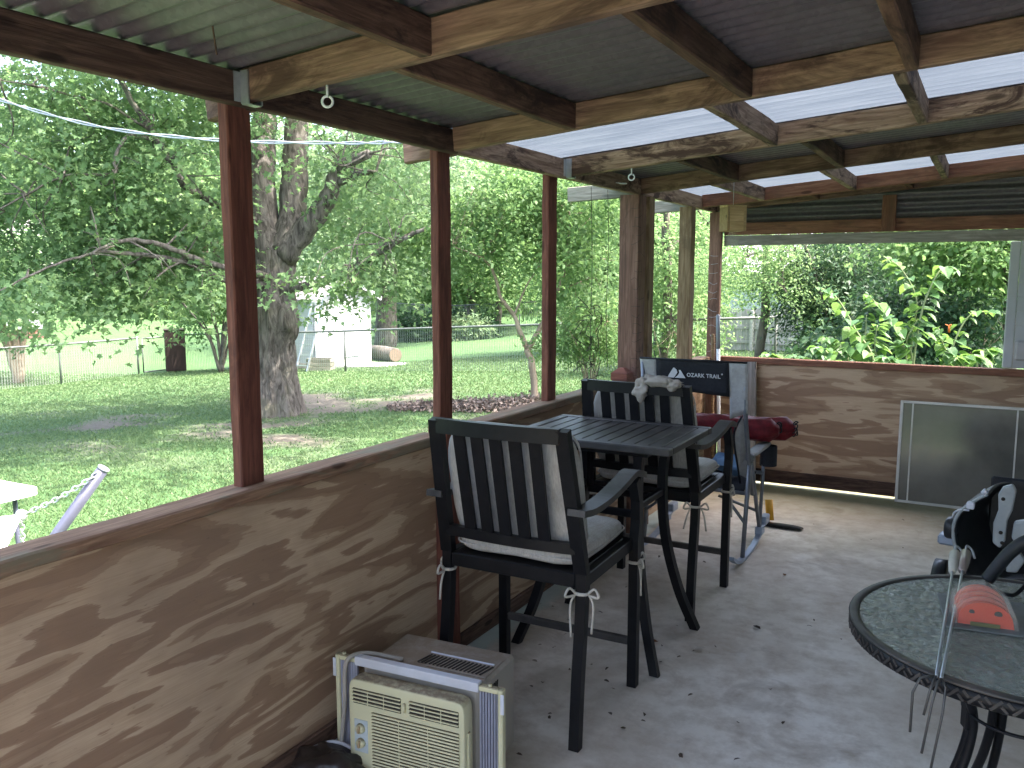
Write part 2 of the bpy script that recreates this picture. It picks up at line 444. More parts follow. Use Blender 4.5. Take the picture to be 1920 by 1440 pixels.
# roof sheets: corrugated, ribs run up the slope
def corr(name, y0, y1, x0, x1, mat, lift=0.0, P=.0679, A=.0085):
    ys = np.arange(y0, y1+1e-6, P/8); xs = np.linspace(x0, x1, 14); V = []; F = []
    for x in xs:
        for y in ys: V.append((x, y, 2.056+SL*x+.0895+A+.0005+lift + A*math.cos(2*math.pi*y/P) + .002*mnoise.noise(Vector((x*2, y*1.5, 4)))))
    n = len(ys)
    F = [(i*n+j, i*n+j+1, (i+1)*n+j+1, (i+1)*n+j) for i in range(len(xs)-1) for j in range(n-1)]
    return mesh(name, V, F, mat, porch, True)
sheets = [(-.45, .62, 'galv'), (.55, 1.72, 'galv'), (1.62, 2.84, 'galv'), (2.83, 3.83, 'sky'), (3.82, 4.86, 'galv'), (4.85, 5.50, 'sky'), (5.46, 6.12, 'sky'), (6.10, 6.70, 'galv')]  # roof cut short behind the camera so open sky brightens the interior
for i, (a, b, mk) in enumerate(sheets):
    o = corr('roof_sheet', a, b, -.20, 3.3 if mk == 'galv' else 2.35, M[mk], .0012*(i % 2), A=.0085 if mk == 'galv' else .011)
    if mk == 'sky':
        tag(o, label='translucent white corrugated roof panel letting daylight in')
        o2 = corr('roof_sheet', a, b, 2.33, 3.3, M['galv'], .003)
# posts
def post(x0, x1, y0, y1, z0, z1, mat, lean=0):
    return beam('post', ((x0+x1)/2, (y0+y1)/2+lean, z0), ((x0+x1)/2, (y0+y1)/2, z1), x1-x0, y1-y0, mat, porch, up=(0, 1, 0), segs=10, wob=.0014)
post(-.078, -.0395, 1.722, 1.811, .962, 2.138, M['post'])
post(-.078, -.0395, 2.752, 2.841, .962, 2.138, M['post'])
post(-.078, -.0395, 3.690, 3.779, .962, 2.138, M['post'])
post(-.112, .010, 4.752, 4.872, 0, 2.049, M['post_worn'])
post(-.030, .012, 4.925, 5.015, .0, 2.049, M['post_tan'])
post(-.088, .002, 5.78, 5.87, .962, 2.049, M['post_tan'])
post(-.049, .040, 6.372, 6.425, .0, 2.049, M['post_worn'])
post(-.078, .011, 2.715, 2.805, 0, .985, M['post'])            # stub post that carries the rail, inside
# half wall on the yard side: plywood sheets, cap rail, kick board
def sheet(y0, y1, z0, z1, x, t, name='plywood_panel', mat=None):
    return beam(name, (x-t/2, y0, (z0+z1)/2), (x-t/2, y1, (z0+z1)/2), t, z1-z0, mat or M['ply'], porch, wob=.0008, bev=.002, segs=8)
sheet(-2.9, .45, .0, .922, -.040, .012); sheet(.452, 2.713, .0, .922, -.040, .012); sheet(2.807, 4.749, .0, .922, -.046, .012); sheet(5.02, 6.368, 0, .922, -.046, .012)
beam('kick_board', (-.031, -2.9, .034), (-.031, 2.71, .034), .018, .068, M['header'], porch)
beam('kick_board', (-.036, 2.81, .034), (-.036, 4.60, .034), .018, .068, M['header'], porch)
beam('cap_rail', (-.050, -2.9, .942), (-.050, 2.712, .942), .100, .038, M['cap'], porch, segs=24, wob=.0022, bev=.005)
beam('cap_rail', (-.050, 2.845, .942), (-.050, 4.749, .942), .100, .038, M['cap'], porch, segs=14, wob=.002, bev=.005)
beam('cap_rail', (-.060, 5.018, .942), (-.060, 6.368, .942), .100, .038, M['cap'], porch, segs=8)
# chamfered short post top by the big corner post
mb = MB(); a, b = (-.098, 4.62, .9625), (.004, 4.722, 1.005)
mb.box(a, b); t = .035
mb.V += [(a[0]+t, a[1]+t, 1.035), (b[0]-t, a[1]+t, 1.035), (b[0]-t, b[1]-t, 1.035), (a[0]+t, b[1]-t, 1.035)]
mb.F[1] = (8, 9, 10, 11); mb.F += [(4, 5, 9, 8), (5, 6, 10, 9), (6, 7, 11, 10), (7, 4, 8, 11)]
mb.build('post_stub', M['post'], porch)
# end wall
YE = 6.43
def ex(name, x0, x1, z0, z1, y0, t, mat, wob=.001, bev=.003):
    return beam(name, (x0, y0+t/2, (z0+z1)/2), (x1, y0+t/2, (z0+z1)/2), t, z1-z0, mat, porch, wob=wob, bev=bev, segs=8)
ex('plywood_panel', .044, 2.44, .020, .916, YE+.004, .012, M['ply']); ex('plywood_panel', 2.442, 3.0, .020, .916, YE+.004, .012, M['ply'])
ex('end_rail', .043, 3.0, .917, .962, YE-.012, .070, M['red_board'])
ex('kick_board', .043, 3.0, .020, .118, YE-.014, .016, M['header'])
ex('end_header', .05, 3.0, 1.877, 1.966, YE-.01, .038, M['red_board'])
ex('grey_fascia', .05, 3.0, 1.800, 1.8745, YE-.002, .025, M['grey_board'])
beam('end_block', (1.19, YE-.030, 1.878), (1.19, YE-.030, 2.12), .038, .089, M['red_board'], porch, up=(1, 0, 0))
# gable infill: corrugated sheet with level ribs
zs = np.arange(1.90, 2.42, .0679/8); xs = np.linspace(-.05, 3.0, 10)
V = [(x, YE+.062+.0085*math.cos(2*math.pi*z/.0679), z) for z in zs for x in xs]; n = len(xs)
F = [(i*n+j, i*n+j+1, (i+1)*n+j+1, (i+1)*n+j) for i in range(len(zs)-1) for j in range(n-1)]
mesh('gable_sheet', V, F, M['galv'], porch, True)
# nail poking through the roof
mb = MB(); mb.tube([(.20, 1.47, 2.175), (.206, 1.475, 2.10)], .0022, 6).tube([(.20, 1.47, 2.175), (.2001, 1.47, 2.172)], .005, 8)
mb.build('nail', M['header'], porch)

# house that the porch leans on (out of frame to the side; only its corner shows at the end)
M['siding'] = m_plain('white_siding', (.48, .51, .54), .55, 0, .05, 6, .04, (.55, .56, .54), .25)
house = empty('house', (3.0, 0, 0), 0, 'white sided house corner beside the far end of the porch', 'house')
def hb(name, a, b, mat, bev=.004): return box(name, (a[0]-3, a[1], a[2]), (b[0]-3, b[1], b[2]), mat, house, bev)
hb('wall', (3.31, -4, -.4), (3.55, 9.5, 2.55), M['siding'])
for i in range(9): hb('siding_board', (1.985, YE+.075-.004*(i % 2), .964+i*.0942), (3.3, YE+.09, .964+i*.0942+.0935), M['siding'], .002)
hb('corner_trim', (1.925, YE+.066, .963), (1.983, YE+.12, 1.799), M['siding'], .006)
hb('wall_box', (1.995, YE+.035, 1.02), (2.09, YE+.070, 1.145), m_plain('grey_box', (.42, .42, .45), .35), .008)
mb = MB(); mb.add([(-.05+.3, -4, 2.62), (4.5, -4, 4.4), (4.5, 9.6, 4.4), (.25, 9.6, 2.62), (.25, -4, 2.55), (4.5, -4, 4.3), (4.5, 9.6, 4.3), (.25, 9.6, 2.55)], [(0,1,2,3), (7,6,5,4), (0,3,7,4), (0,4,5,1), (2,6,7,3), (1,5,6,2)])
mb.build('roof', m_plain('shingle', (.10, .09, .085), .9), house)

# ------------------------------------------------------------------ foliage tools
LEAF = {
 'maple': [(0,0),(.10,-.40),(.36,-.20),(.62,-.46),(.60,-.14),(1,0),(.60,.14),(.62,.46),(.36,.20),(.10,.40)],
 'oval': [(0,0),(.32,-.27),(.72,-.22),(1,0),(.72,.22),(.32,.27)],
 'thin': [(0,0),(.45,-.15),(1,0),(.45,.15)],
 'dia': [(0,0),(.45,-.32),(1,0),(.45,.32)],
}
def leaf_mesh(name, C, size, rng, shape, mat, parent=None, tilt=.75, dirs=None, lv=None, droop=.35):
    C = np.asarray(C, float); n = len(C); T = np.array(LEAF[shape]); k = len(T)
    nr = rng.normal(size=(n, 3))*tilt + np.array([0, 0, 1.0]); nr /= np.linalg.norm(nr, axis=1)[:, None]
    d = rng.normal(size=(n, 3)) if dirs is None else dirs + rng.normal(size=(n, 3))*.55
    d[:, 2] -= droop
    d -= nr*(d*nr).sum(1)[:, None]; d /= np.linalg.norm(d, axis=1)[:, None]+1e-9
    b = np.cross(nr, d)
    sz = size*rng.uniform(.65, 1.25, n)
    fold = np.abs(T[:, 1])*.35 - .25*T[:, 0]**2
    V = C[:, None, :] + sz[:, None, None]*(T[None, :, 0, None]*d[:, None] + T[None, :, 1, None]*b[:, None] + fold[None, :, None]*nr[:, None])
    me = bpy.data.meshes.new(name)
    set_arr(me, V.reshape(-1, 3), np.arange(n*k), np.arange(n)*k, np.full(n, k))
    if lv is None: lv = rng.uniform(0, 1, n)
    a = me.attributes.new('lv', 'FLOAT', 'POINT'); a.data.foreach_set('value', np.repeat(np.clip(lv, 0, 1), k).astype(np.float32))
    return link_mesh(name, me, mat, parent)

def spray_points(rng, ells, n, per, length, out=.6, droop=.5, hollow=.45, gaps=.0, gscale=.55, jit=.10):
    "leaf centres on drooping sprays filling a union of ellipsoids [(centre, radii)]"
    w = np.array([np.prod(e[1])**.8 for e in ells]); w /= w.sum()
    which = rng.choice(len(ells), n, p=w)
    u = rng.normal(size=(n, 3)); u /= np.linalg.norm(u, axis=1)[:, None]
    r = rng.uniform(0, 1, n)**hollow
    Cn = np.array([e[0] for e in ells])[which]; Rd = np.array([e[1] for e in ells])[which]
    base = Cn + u*Rd*r[:, None]
    if gaps > -1:
        keep = np.array([mnoise.noise(Vector(p*gscale)) > gaps-.35 for p in base]); base = base[keep]; u = u[keep]
    n = len(base)
    d = u*out + rng.normal(size=(n, 3))*.5; d[:, 2] = d[:, 2]*.4 - droop*.3; d /= np.linalg.norm(d, axis=1)[:, None]
    t = rng.uniform(0, 1, (n, per))
    P = base[:, None] + d[:, None]*(t*length)[..., None] + rng.normal(size=(n, per, 3))*jit
    P[..., 2] -= (t**2)*length*droop*.5
    tone = np.repeat(rng.normal(0, .17, n), per) + rng.normal(.5, .16, n*per)
    return P.reshape(-1, 3), np.repeat(d, per, axis=0), tone

def limb_mesh(limbs, name, mat, parent, n=9, rough=.12, seed=1):
    "limbs: [(points, r0, r1)] joined into ONE woody part"
    mb = MB(); rng = np.random.default_rng(seed)
    for pts, r0, r1 in limbs:
        P = spline(pts, 5) if len(pts) > 2 else np.linspace(pts[0], pts[1], 4)
        m = len(P); rr = np.linspace(r0, r1, m)*(1+rng.uniform(-rough, rough, m)*.5)
        P = P + rng.normal(size=P.shape)*np.minimum(rr, .06)[:, None]*.25
        V, F = tubeVF(P, rr, n if r0 > .05 else 5); mb.add(V, F)
    return mb.build(name, mat, parent, True)

def twigs(rng, limbs, ells, n, r=.02):
    "n thin branches from the limbs into the crown"
    out = []
    tips = np.vstack([np.array(l[0])[max(1, len(l[0])//2):] for l in limbs])
    for i in range(n):
        e = ells[rng.integers(len(ells))]; u = rng.normal(size=3); u /= np.linalg.norm(u)
        q = np.array(e[0]) + u*np.array(e[1])*rng.uniform(.4, .95)
        dd = np.linalg.norm(tips-q, axis=1); s = tips[np.argmin(dd*rng.uniform(.7, 1.3, len(dd)))]
        mid = (s+q)/2 + rng.normal(size=3)*.18*np.linalg.norm(q-s) + np.array([0, 0, .12*np.linalg.norm(q-s)])
        out.append(([s, mid, q], r*rng.uniform(.6, 1.3), r*.25))
    return out

def tree(name, label, base, limbs, ells, bark, leafmat, shape, size, n, per, seed, length=.6, tw=40, twr=.02, gaps=0., hollow=.45, droop=.5, tilt=.75, jit=.10, cat='tree', group=None, gscale=.55):
    rng = np.random.default_rng(seed)
    t = empty(name, tuple(base), 0, label, cat, group); o = np.array(base, float)
    L = [([np.array(p)-o for p in l[0]], l[1], l[2]) for l in limbs]; E = [(np.array(c)-o, np.array(r)) for c, r in ells]
    Lt = L + (twigs(rng, L, E, tw, twr) if tw else [])
    limb_mesh(Lt, 'trunk' if cat == 'tree' else 'stems', bark, t, seed=seed)
    P, D, tone = spray_points(rng, E, n, per, length, droop=droop, gaps=gaps, hollow=hollow, jit=jit, gscale=gscale)
    cr = leaf_mesh('crown' if cat == 'tree' else 'foliage', P, size, rng, shape, leafmat, t, tilt, D, tone)
    cr['kind'] = 'stuff'
    return t
M['bark'] = m_bark('maple_bark', (.038, .032, .028), (.175, .155, .142))
M['bark2'] = m_bark('dark_bark', (.06, .05, .042), (.18, .155, .135))
M['bark3'] = m_bark('smooth_bark', (.20, .15, .11), (.34, .27, .21), .6)
M['leaf_maple'] = m_leaf('maple_leaf', (.10, .18, .088), (.15, .25, .115), (.215, .32, .135), .5)
M['leaf_mid'] = m_leaf('yard_tree_leaf', (.065, .135, .050), (.11, .205, .075), (.18, .28, .10), .5)
M['leaf_dark'] = m_leaf('evergreen_leaf', (.018, .050, .022), (.034, .080, .036), (.060, .115, .050), .25)
M['leaf_light'] = m_leaf('sunny_leaf', (.085, .165, .065), (.14, .245, .095), (.215, .31, .13), .55)
M['leaf_pale'] = m_leaf('pale_leaf', (.09, .16, .09), (.15, .23, .13), (.24, .32, .17), .4)
M['leaf_big'] = m_leaf('broad_leaf', (.055, .16, .055), (.105, .25, .07), (.22, .38, .075), .5)

# ------------------------------------------------------------------ the yard: trees
def G(px, py, d, dz=0.0):
    p = at(px, py, d); return np.array([p[0], p[1], gz(p[0], p[1])+dz])
def E_(px, py, d, rx, ry, rzv): return (at(px, py, d), (rx, ry, rzv))

# big silver maple: trunk swept ring by ring with flare, burl and furrows
def big_maple():
    o = G(521, 778, 15.0); t = empty('maple_tree', tuple(o), 0, 'huge silver maple with furrowed trunk and a mossy burl', 'tree')
    cen = [at(523, 800, 15), at(521, 775, 15), at(519, 735, 15), at(516, 700, 15), at(514, 660, 15), at(514, 620, 15), at(513, 580, 15), at(511, 540, 15), at(512, 500, 15), at(514, 470, 15)]
    rad = [.52, .44, .375, .345, .335, .345, .36, .355, .36, .37]
    zz = np.array([c[2] for c in cen]); n = 72; K = 90
    zs = np.linspace(zz[0], zz[-1], K)
    cx = np.interp(zs, zz, [c[0] for c in cen]); cy = np.interp(zs, zz, [c[1] for c in cen]); rr = np.interp(zs, zz, rad)
    V = []
    burl = at(540, 600, 14.8); bd = np.array([RT[0]*.75-FWD[0]*.6, RT[1]*.75-FWD[1]*.6]); bd /= np.linalg.norm(bd)
    for i, z in enumerate(zs):
        for k in range(n):
            a = 2*math.pi*k/n; c, s = math.cos(a), math.sin(a)
            fl = max(0, 1-(z-zz[0])/.75)
            r = rr[i]*(1+.16*fl*math.cos(5*a+1.2)+.10*fl*math.cos(3*a))
            q = math.exp(-((z-burl[2])/.34)**2)*max(0, c*bd[0]+s*bd[1])**4; r += .17*q - .05*math.exp(-((z-burl[2]+.55)/.25)**2)*max(0, c*bd[0]+s*bd[1])**3
            tw = a + .25*math.sin(z*1.7)
            f1 = mnoise.ridged_multi_fractal(Vector((math.cos(tw)*5.2, math.sin(tw)*5.2, z*1.0 + 2.2*q)), .9, 2.1, 3, 1.0, 2.0)
            f2 = mnoise.noise(Vector((c*13, s*13, z*2.6+3*q)))
            r += -.048*f1 + .070 + .010*f2
            V.append((cx[i]+r*c-o[0], cy[i]+r*s-o[1], z-o[2]))
    F = [(i*n+k, i*n+(k+1) % n, (i+1)*n+(k+1) % n, (i+1)*n+k) for i in range(K-1) for k in range(n)]
    mesh('trunk', V, F, M['bark'], t, True)
    L = [([at(512, 500, 15), at(496, 420, 15.1), at(493, 340, 15.2), at(496, 230, 15.4), at(502, 60, 15.8), at(490, -200, 16.5)], .30, .15),
         ([at(520, 500, 15), at(546, 430, 15.1), at(551, 350, 15.2), at(556, 240, 15.4), at(570, 60, 15.9), at(610, -180, 16.5)], .30, .15),
         ([at(533, 480, 14.9), at(570, 430, 14.8), at(608, 385, 14.7), at(624, 345, 14.6), at(640, 310, 14.5), at(690, 288, 14.2)], .235, .07),
         ([at(624, 345, 14.6), at(665, 330, 14.4), at(705, 322, 14.2)], .07, .03),
         ([at(505, 530, 14.8), at(455, 535, 14.2), at(405, 520, 13.6), at(340, 490, 13.0), at(270, 478, 12.5), at(190, 472, 12)], .085, .022),
         ([at(505, 520, 14.6), at(440, 505, 13.8), at(380, 490, 13.2), at(310, 462, 12.6), at(240, 450, 12.2), at(170, 475, 11.8)], .065, .02),
         ([at(490, 420, 15), at(400, 380, 14.2), at(345, 345, 13.5), at(318, 300, 13.2), at(285, 245, 13), at(225, 150, 12.8), at(190, 60, 12.6)], .075, .03),
         ([at(285, 262, 13), at(240, 255, 12.8), at(215, 300, 12.6), at(212, 325, 12.5), at(120, 330, 12.3), at(50, 365, 12), at(0, 392, 11.8)], .034, .012),
         ([at(285, 245, 13), at(200, 195, 12.7), at(140, 180, 12.5), at(60, 160, 12.2), at(0, 150, 12)], .026, .01),
         ([at(300, 270, 13.1), at(262, 215, 12.9), at(235, 165, 12.8), at(215, 120, 12.7)], .035, .02),
         ([at(520, 545, 14.8), at(600, 530, 14.4), at(670, 500, 14), at(740, 455, 13.6), at(800, 428, 13.4)], .085, .03),
         ([at(495, 300, 15.2), at(440, 240, 14.5), at(410, 200, 14), at(380, 120, 13.6)], .07, .04),
         ([at(190, 472, 12), at(120, 490, 11.6), at(50, 520, 11.3), at(0, 545, 11)], .022, .009)]
    L = [([p-o for p in q], a, b) for q, a, b in L]
    E = [E_(120, 190, 14.0, 2.5, 1.9, .95), E_(330, 170, 14.2, 2.0, 1.7, .9), E_(40, 330, 13.2, 2.0, 1.7, .85), E_(230, 340, 13.5, 1.8, 1.5, .8),
         E_(355, 330, 13.2, 1.0, 1.0, .9), E_(60, 460, 12.8, 1.7, 1.4, .66), E_(210, 490, 13.2, 1.5, 1.2, .50), E_(350, 440, 13.9, 1.2, 1.0, .5), E_(110, 545, 11.8, 1.2, 1.0, .36), E_(290, 535, 12.6, 1.0, 1.0, .28),
         E_(590, 300, 13.4, .40, .40, .22), E_(660, 385, 16.3, 1.3, 1.1, .9), E_(740, 340, 14.6, 1.1, 1.0, .8), E_(760, 430, 14, .9, .9, .5), E_(600, 515, 13.4, .7, .7, .24), E_(700, 520, 13.4, .8, .8, .28),
         E_(690, 250, 15.8, 1.2, 1.0, .5)]
    E = [(c-o, np.array(r)) for c, r in E]
    rng = np.random.default_rng(11)
    limb_mesh(L+twigs(rng, L[2:], E, 110, .017), 'limbs', M['bark'], t, 12, seed=3)
    P, D, tone = spray_points(rng, E, 2350, 19, .62, droop=.9, gaps=.14, hollow=.5, jit=.10, gscale=1.0)
    cr = leaf_mesh('crown', P, .105, rng, 'maple', M['leaf_maple'], t, .6, D, tone, droop=.6); cr['kind'] = 'stuff'
    # unseen upper crown, there for shade; overhanging part added to shade the lawn
    E2 = [(np.array(c)-o, np.array(r)) for c, r in ((at(430, -260, 15.5), (6.0, 5.5, 3.0)), (at(60, -190, 13.5), (3.5, 3, 1.6)), (at(650, -120, 15), (4, 4, 2.2)), ((-6.5, 8.5, 7.6), (5.0, 4.2, 1.8)), ((-10.5, 6.0, 7.6), (4.0, 3.5, 1.6)), ((-3.0, 12.0, 8.2), (3.5, 4.0, 1.8)))]
    for nm, sub, nn in (('upper_shade_crown', E2[:3], 430), ('lawn_shade_crown', E2[3:], 1150)):
        P, D, tone = spray_points(rng, sub, nn, 8, 1.0, droop=.6, gaps=.2, hollow=.4, jit=.2)
        cr = leaf_mesh(nm, P, .30, rng, 'dia', M['leaf_maple'], t, .6, D, tone); cr['kind'] = 'stuff'
big_maple()

def simple(name, label, px, py, d, h, r, crown, leafmat, shape, size, n, per, seed, bark='bark2', lean=0., **kw):
    b = G(px, py, d); top = b+np.array([lean, 0, h])
    limbs = [([b-np.array([0, 0, .2]), b*.6+top*.4+np.array([.1, .1, 0]), top], r, r*.55)]
    for c in crown[:4]: limbs.append(([b*.4+top*.6, (top+c[0])/2, c[0]], r*.4, r*.12))
    return tree(name, label, b, limbs, crown, M[bark], M[leafmat], shape, size, n, per, seed, **kw)

simple('oak_tree', 'tall tree with thick grey trunk just behind the white shed', 722, 650, 36, 7.5, .50,
       [E_(700, 440, 34, 3.2, 3, 1.9), E_(790, 400, 36, 3.2, 3, 2.2), E_(620, 470, 33, 2.4, 2.4, 1.6), E_(760, 290, 36, 4.2, 4, 2.0), E_(640, 300, 35, 3.5, 3.5, 2.2)], 'leaf_pale', 'dia', .20, 2000, 13, 21, 'bark', tw=30, twr=.035, length=1.0, jit=.2, gaps=.12)
simple('shade_tree', 'tree with dark crown over the far chain link fence', 880, 610, 46, 8, .35,
       [E_(860, 470, 46, 4.6, 4, 2.8), E_(960, 500, 45, 3.6, 3, 2.2), E_(780, 545, 47, 2.6, 2.6, 1.6), E_(920, 370, 46, 5, 5, 2.6)], 'leaf_mid', 'dia', .26, 2200, 12, 22, length=1.1, tw=25, twr=.04, jit=.25)
simple('pale_tree', 'pale leaved tree in sun between the second and third posts', 930, 615, 40, 6, .2,
       [E_(935, 520, 39, 1.5, 1.5, 1.5), E_(905, 440, 39, 2.2, 2, 1.6), E_(1000, 420, 40, 2.6, 2.2, 1.9)], 'leaf_light', 'dia', .19, 1000, 12, 23, length=.9, tw=16, twr=.03, jit=.2, lean=.3)
simple('linden_tree', 'broad green tree behind the fence beyond the corner post', 1140, 640, 27, 6, .3,
       [E_(1080, 430, 26, 2.3, 2, 1.8), E_(1170, 400, 26, 2.3, 2, 2.0), E_(1120, 560, 27, 1.9, 1.6, 1.1), E_(1250, 470, 27, 2.2, 2, 2.2), E_(1240, 590, 26, 1.4, 1.3, .8)], 'leaf_mid', 'dia', .15, 2600, 13, 24, length=.8, tw=30, twr=.025, jit=.16, gaps=.08)
simple('cherry_tree', 'light green tree seen between the two corner posts', 1240, 655, 19, 4, .12,
       [E_(1240, 480, 19, 1.1, 1, 1.1), E_(1320, 520, 20, .9, .9, 1.2), E_(1260, 600, 18.5, .8, .8, .6), E_(1330, 420, 20, 1.0, 1, .6)], 'leaf_light', 'oval', .10, 1100, 12, 25, length=.6, tw=14, twr=.015, jit=.1)
simple('elm_tree', 'fine leaved tree hanging over the wooden fence and grey roof', 1420, 655, 16, 4.6, .10,
       [E_(1400, 480, 15, .9, .8, .45), E_(1470, 540, 14.5, .65, .6, .34), E_(1490, 475, 15, .9, .8, .45), E_(1560, 620, 14.5, .55, .5, .32), E_(1590, 650, 14, .5, .5, .2)], 'leaf_light', 'oval', .058, 620, 17, 26, length=.5, tw=40, twr=.010, jit=.07, gaps=.2, gscale=1.2)
simple('juniper_tree', 'dark blue green evergreen filling the end opening', 1600, 670, 15.5, 4.2, .16,
       [E_(1590, 500, 15, 1.25, 1.1, .65), E_(1545, 540, 15.5, .7, .7, .5), E_(1660, 560, 15, 1.0, .9, .7), E_(1700, 480, 16, 1.2, 1, .6), E_(1620, 620, 15, 1.0, .9, .45)], 'leaf_dark', 'thin', .11, 2300, 15, 27, length=.6, tw=30, twr=.014, jit=.11, droop=1.1)
simple('hickory_tree', 'tree with bare brown trunk near the white corner trim', 1889, 700, 11, 3.4, .105,
       [E_(1850, 440, 11, 1.0, 1, .5), E_(1905, 500, 11.8, .6, .6, .5), E_(1760, 440, 11.5, 1.0, 1, .45), E_(1905, 600, 12.5, .5, .5, .5)], 'leaf_mid', 'oval', .085, 1000, 14, 28, 'bark2', length=.5, tw=22, twr=.012, jit=.09, lean=-.25)
simple('mulberry_tree', 'dense mid green tree behind the evergreen at the porch end', 1780, 660, 22, 5, .2,
       [E_(1780, 500, 22, 2.0, 1.8, 1.5), E_(1660, 450, 23, 2.0, 1.8, 1.2), E_(1860, 580, 21, 1.4, 1.3, 1.1), E_(1900, 470, 22, 1.5, 1.5, 1.2)], 'leaf_mid', 'dia', .14, 2200, 13, 29, length=.8, tw=20, twr=.02, jit=.15)
simple('walnut_tree', 'tall tree over the neighbouring lawn behind the white house', 60, 590, 58, 9, .5,
       [E_(0, 420, 56, 7, 6, 4), E_(160, 470, 58, 6, 5, 3.4), E_(120, 300, 58, 8, 6, 5), E_(300, 400, 60, 7, 6, 4.5)], 'leaf_light', 'dia', .34, 2100, 11, 30, length=1.5, tw=20, twr=.06, jit=.3)
simple('pecan_tree', 'leafy tree behind the far brick house', 330, 590, 66, 10, .5,
       [E_(330, 470, 66, 7, 6, 4), E_(440, 430, 64, 7, 6, 5), E_(540, 380, 62, 7, 6, 5), E_(380, 280, 66, 9, 8, 5), E_(560, 560, 58, 4, 4, 2.4)], 'leaf_mid', 'dia', .36, 2500, 11, 31, length=1.5, tw=18, twr=.06, jit=.3)

# sapling in front of the fence and multi-stemmed shrubs
b = G(1002, 752, 14.3)
tree('redbud_tree', 'slender forked sapling in front of the chain link fence', b,
     [([b-[0, 0, .1], at(1001, 700, 14.3), at(988, 655, 14.3)], .065, .055), ([at(988, 655, 14.3), at(962, 590, 14.2), at(940, 560, 14.1), at(925, 510, 14), at(905, 485, 13.9), at(850, 462, 13.7)], .045, .012),
      ([at(990, 655, 14.3), at(1020, 600, 14.3), at(1045, 545, 14.2), at(1062, 490, 14.1), at(1068, 400, 14)], .05, .016), ([at(965, 590, 14.2), at(985, 540, 14.2), at(1010, 500, 14.1)], .022, .008), ([at(1060, 500, 14.1), at(1110, 485, 14), at(1160, 490, 14)], .018, .006), ([at(1050, 545, 14.1), at(1085, 530, 14), at(1120, 515, 14)], .018, .006)],
     [E_(880, 440, 14, 1.0, .9, .45), E_(990, 400, 14, 1.1, 1, .6), E_(1090, 390, 14, .9, .9, .6), E_(1060, 470, 13.8, .8, .8, .4), E_(930, 360, 14.2, 1.1, 1, .4), E_(1000, 640, 14.1, .25, .25, .18), E_(1110, 560, 14, .55, .55, .4)],
     M['bark3'], M['leaf_mid'], 'oval', .085, 1150, 15, 33, length=.45, tw=40, twr=.009, jit=.08, gaps=.12, gscale=1.2)
def shrub(name, label, b, spread, h, ns, ells, leafmat, shape, size, n, per, seed, bark='bark3', r=.02, **kw):
    rng = np.random.default_rng(seed+100); L = []
    for i in range(ns):
        a = rng.uniform(0, 6.28); s = spread*rng.uniform(.3, 1)
        L.append(([b-[0, 0, .05], b+np.array([math.cos(a)*s*.35, math.sin(a)*s*.35, h*.45]), b+np.array([math.cos(a)*s, math.sin(a)*s, h*rng.uniform(.8, 1.05)])], r*rng.uniform(.7, 1.3), r*.35))
    return tree(name, label, b, L, ells, M[bark], M[leafmat], shape, size, n, per, seed, cat='shrub', **kw)
b = G(1105, 728, 15.2)
shrub('vase_shrub', 'vase shaped shrub with thin stems below the corner post', b, .75, 1.6, 11, [E_(1105, 615, 15.2, .55, .5, .32), E_(1065, 650, 15.2, .35, .35, .25), E_(1145, 640, 15, .4, .4, .28), E_(1110, 570, 15.2, .5, .5, .28)], 'leaf_light', 'oval', .055, 900, 12, 41, r=.013, length=.3, tw=20, twr=.005, jit=.06)
b = G(415, 690, 26)
shrub('lilac_shrub', 'multi stemmed shrub behind the first post beside the dark cabinet', b, 1.7, 2.7, 12, [E_(385, 560, 26, .9, .9, .5), E_(430, 540, 26, 1.3, 1.2, .6), E_(360, 610, 26.2, .5, .5, .35), E_(470, 560, 26, .9, .9, .6)], 'leaf_mid', 'oval', .11, 650, 12, 42, 'bark', r=.05, length=.5, tw=20, twr=.015, jit=.12)
b = G(35, 712, 25)
shrub('crape_myrtle', 'crape myrtle with clustered brown trunks at the left fence', b, 1.2, 3.2, 6, [E_(20, 520, 24.5, 1.3, 1.2, .8), E_(80, 560, 24.5, .9, .8, .5), E_(0, 590, 24, .8, .8, .4), E_(60, 460, 25, 1.4, 1.4, .6)], 'leaf_maple', 'oval', .10, 900, 12, 43, 'bark3', r=.13, length=.5, tw=20, twr=.02, jit=.12)
b = G(870, 645, 38)
shrub('pale_bush', 'pale feathery bush at the edge of the sunny lawn', b, 1.0, 1.0, 8, [(b+[0, 0, .55], (1.0, .9, .5)), (b+[-1.0, .5, .45], (.7, .7, .4))], 'leaf_pale', 'thin', .26, 420, 12, 44, length=.5, tw=8, twr=.01, jit=.12)
b = G(790, 648, 39)
shrub('dark_bush', 'dark green bush in front of the far chain link fence', b, 1.5, 1.1, 8, [(b+[0, 0, .6], (1.5, 1.0, .6)), (b+[2.0, 1, .7], (1.4, 1, .7)), (b+[-1.6, 1, .6], (1.2, 1, .6))], 'leaf_dark', 'dia', .20, 700, 12, 45, length=.5, tw=6, twr=.02, jit=.15)
b = G(300, 612, 50)
shrub('hedge_bush', 'rounded dark shrubs growing along the far brick house', b, 2.5, 1.4, 10, [(b+[0, 0, .9], (2.0, 1.4, 1.0)), (b+[2.0, 1, 1.0], (1.8, 1.4, 1.1)), (b+[-2.4, -1, .8], (1.6, 1.4, .9)), (at(380, 590, 48), (1.8, 1.6, 1.0))], 'leaf_mid', 'dia', .24, 1100, 11, 46, length=.6, tw=6, twr=.02, jit=.2)
b = G(1640, 700, 11.5)
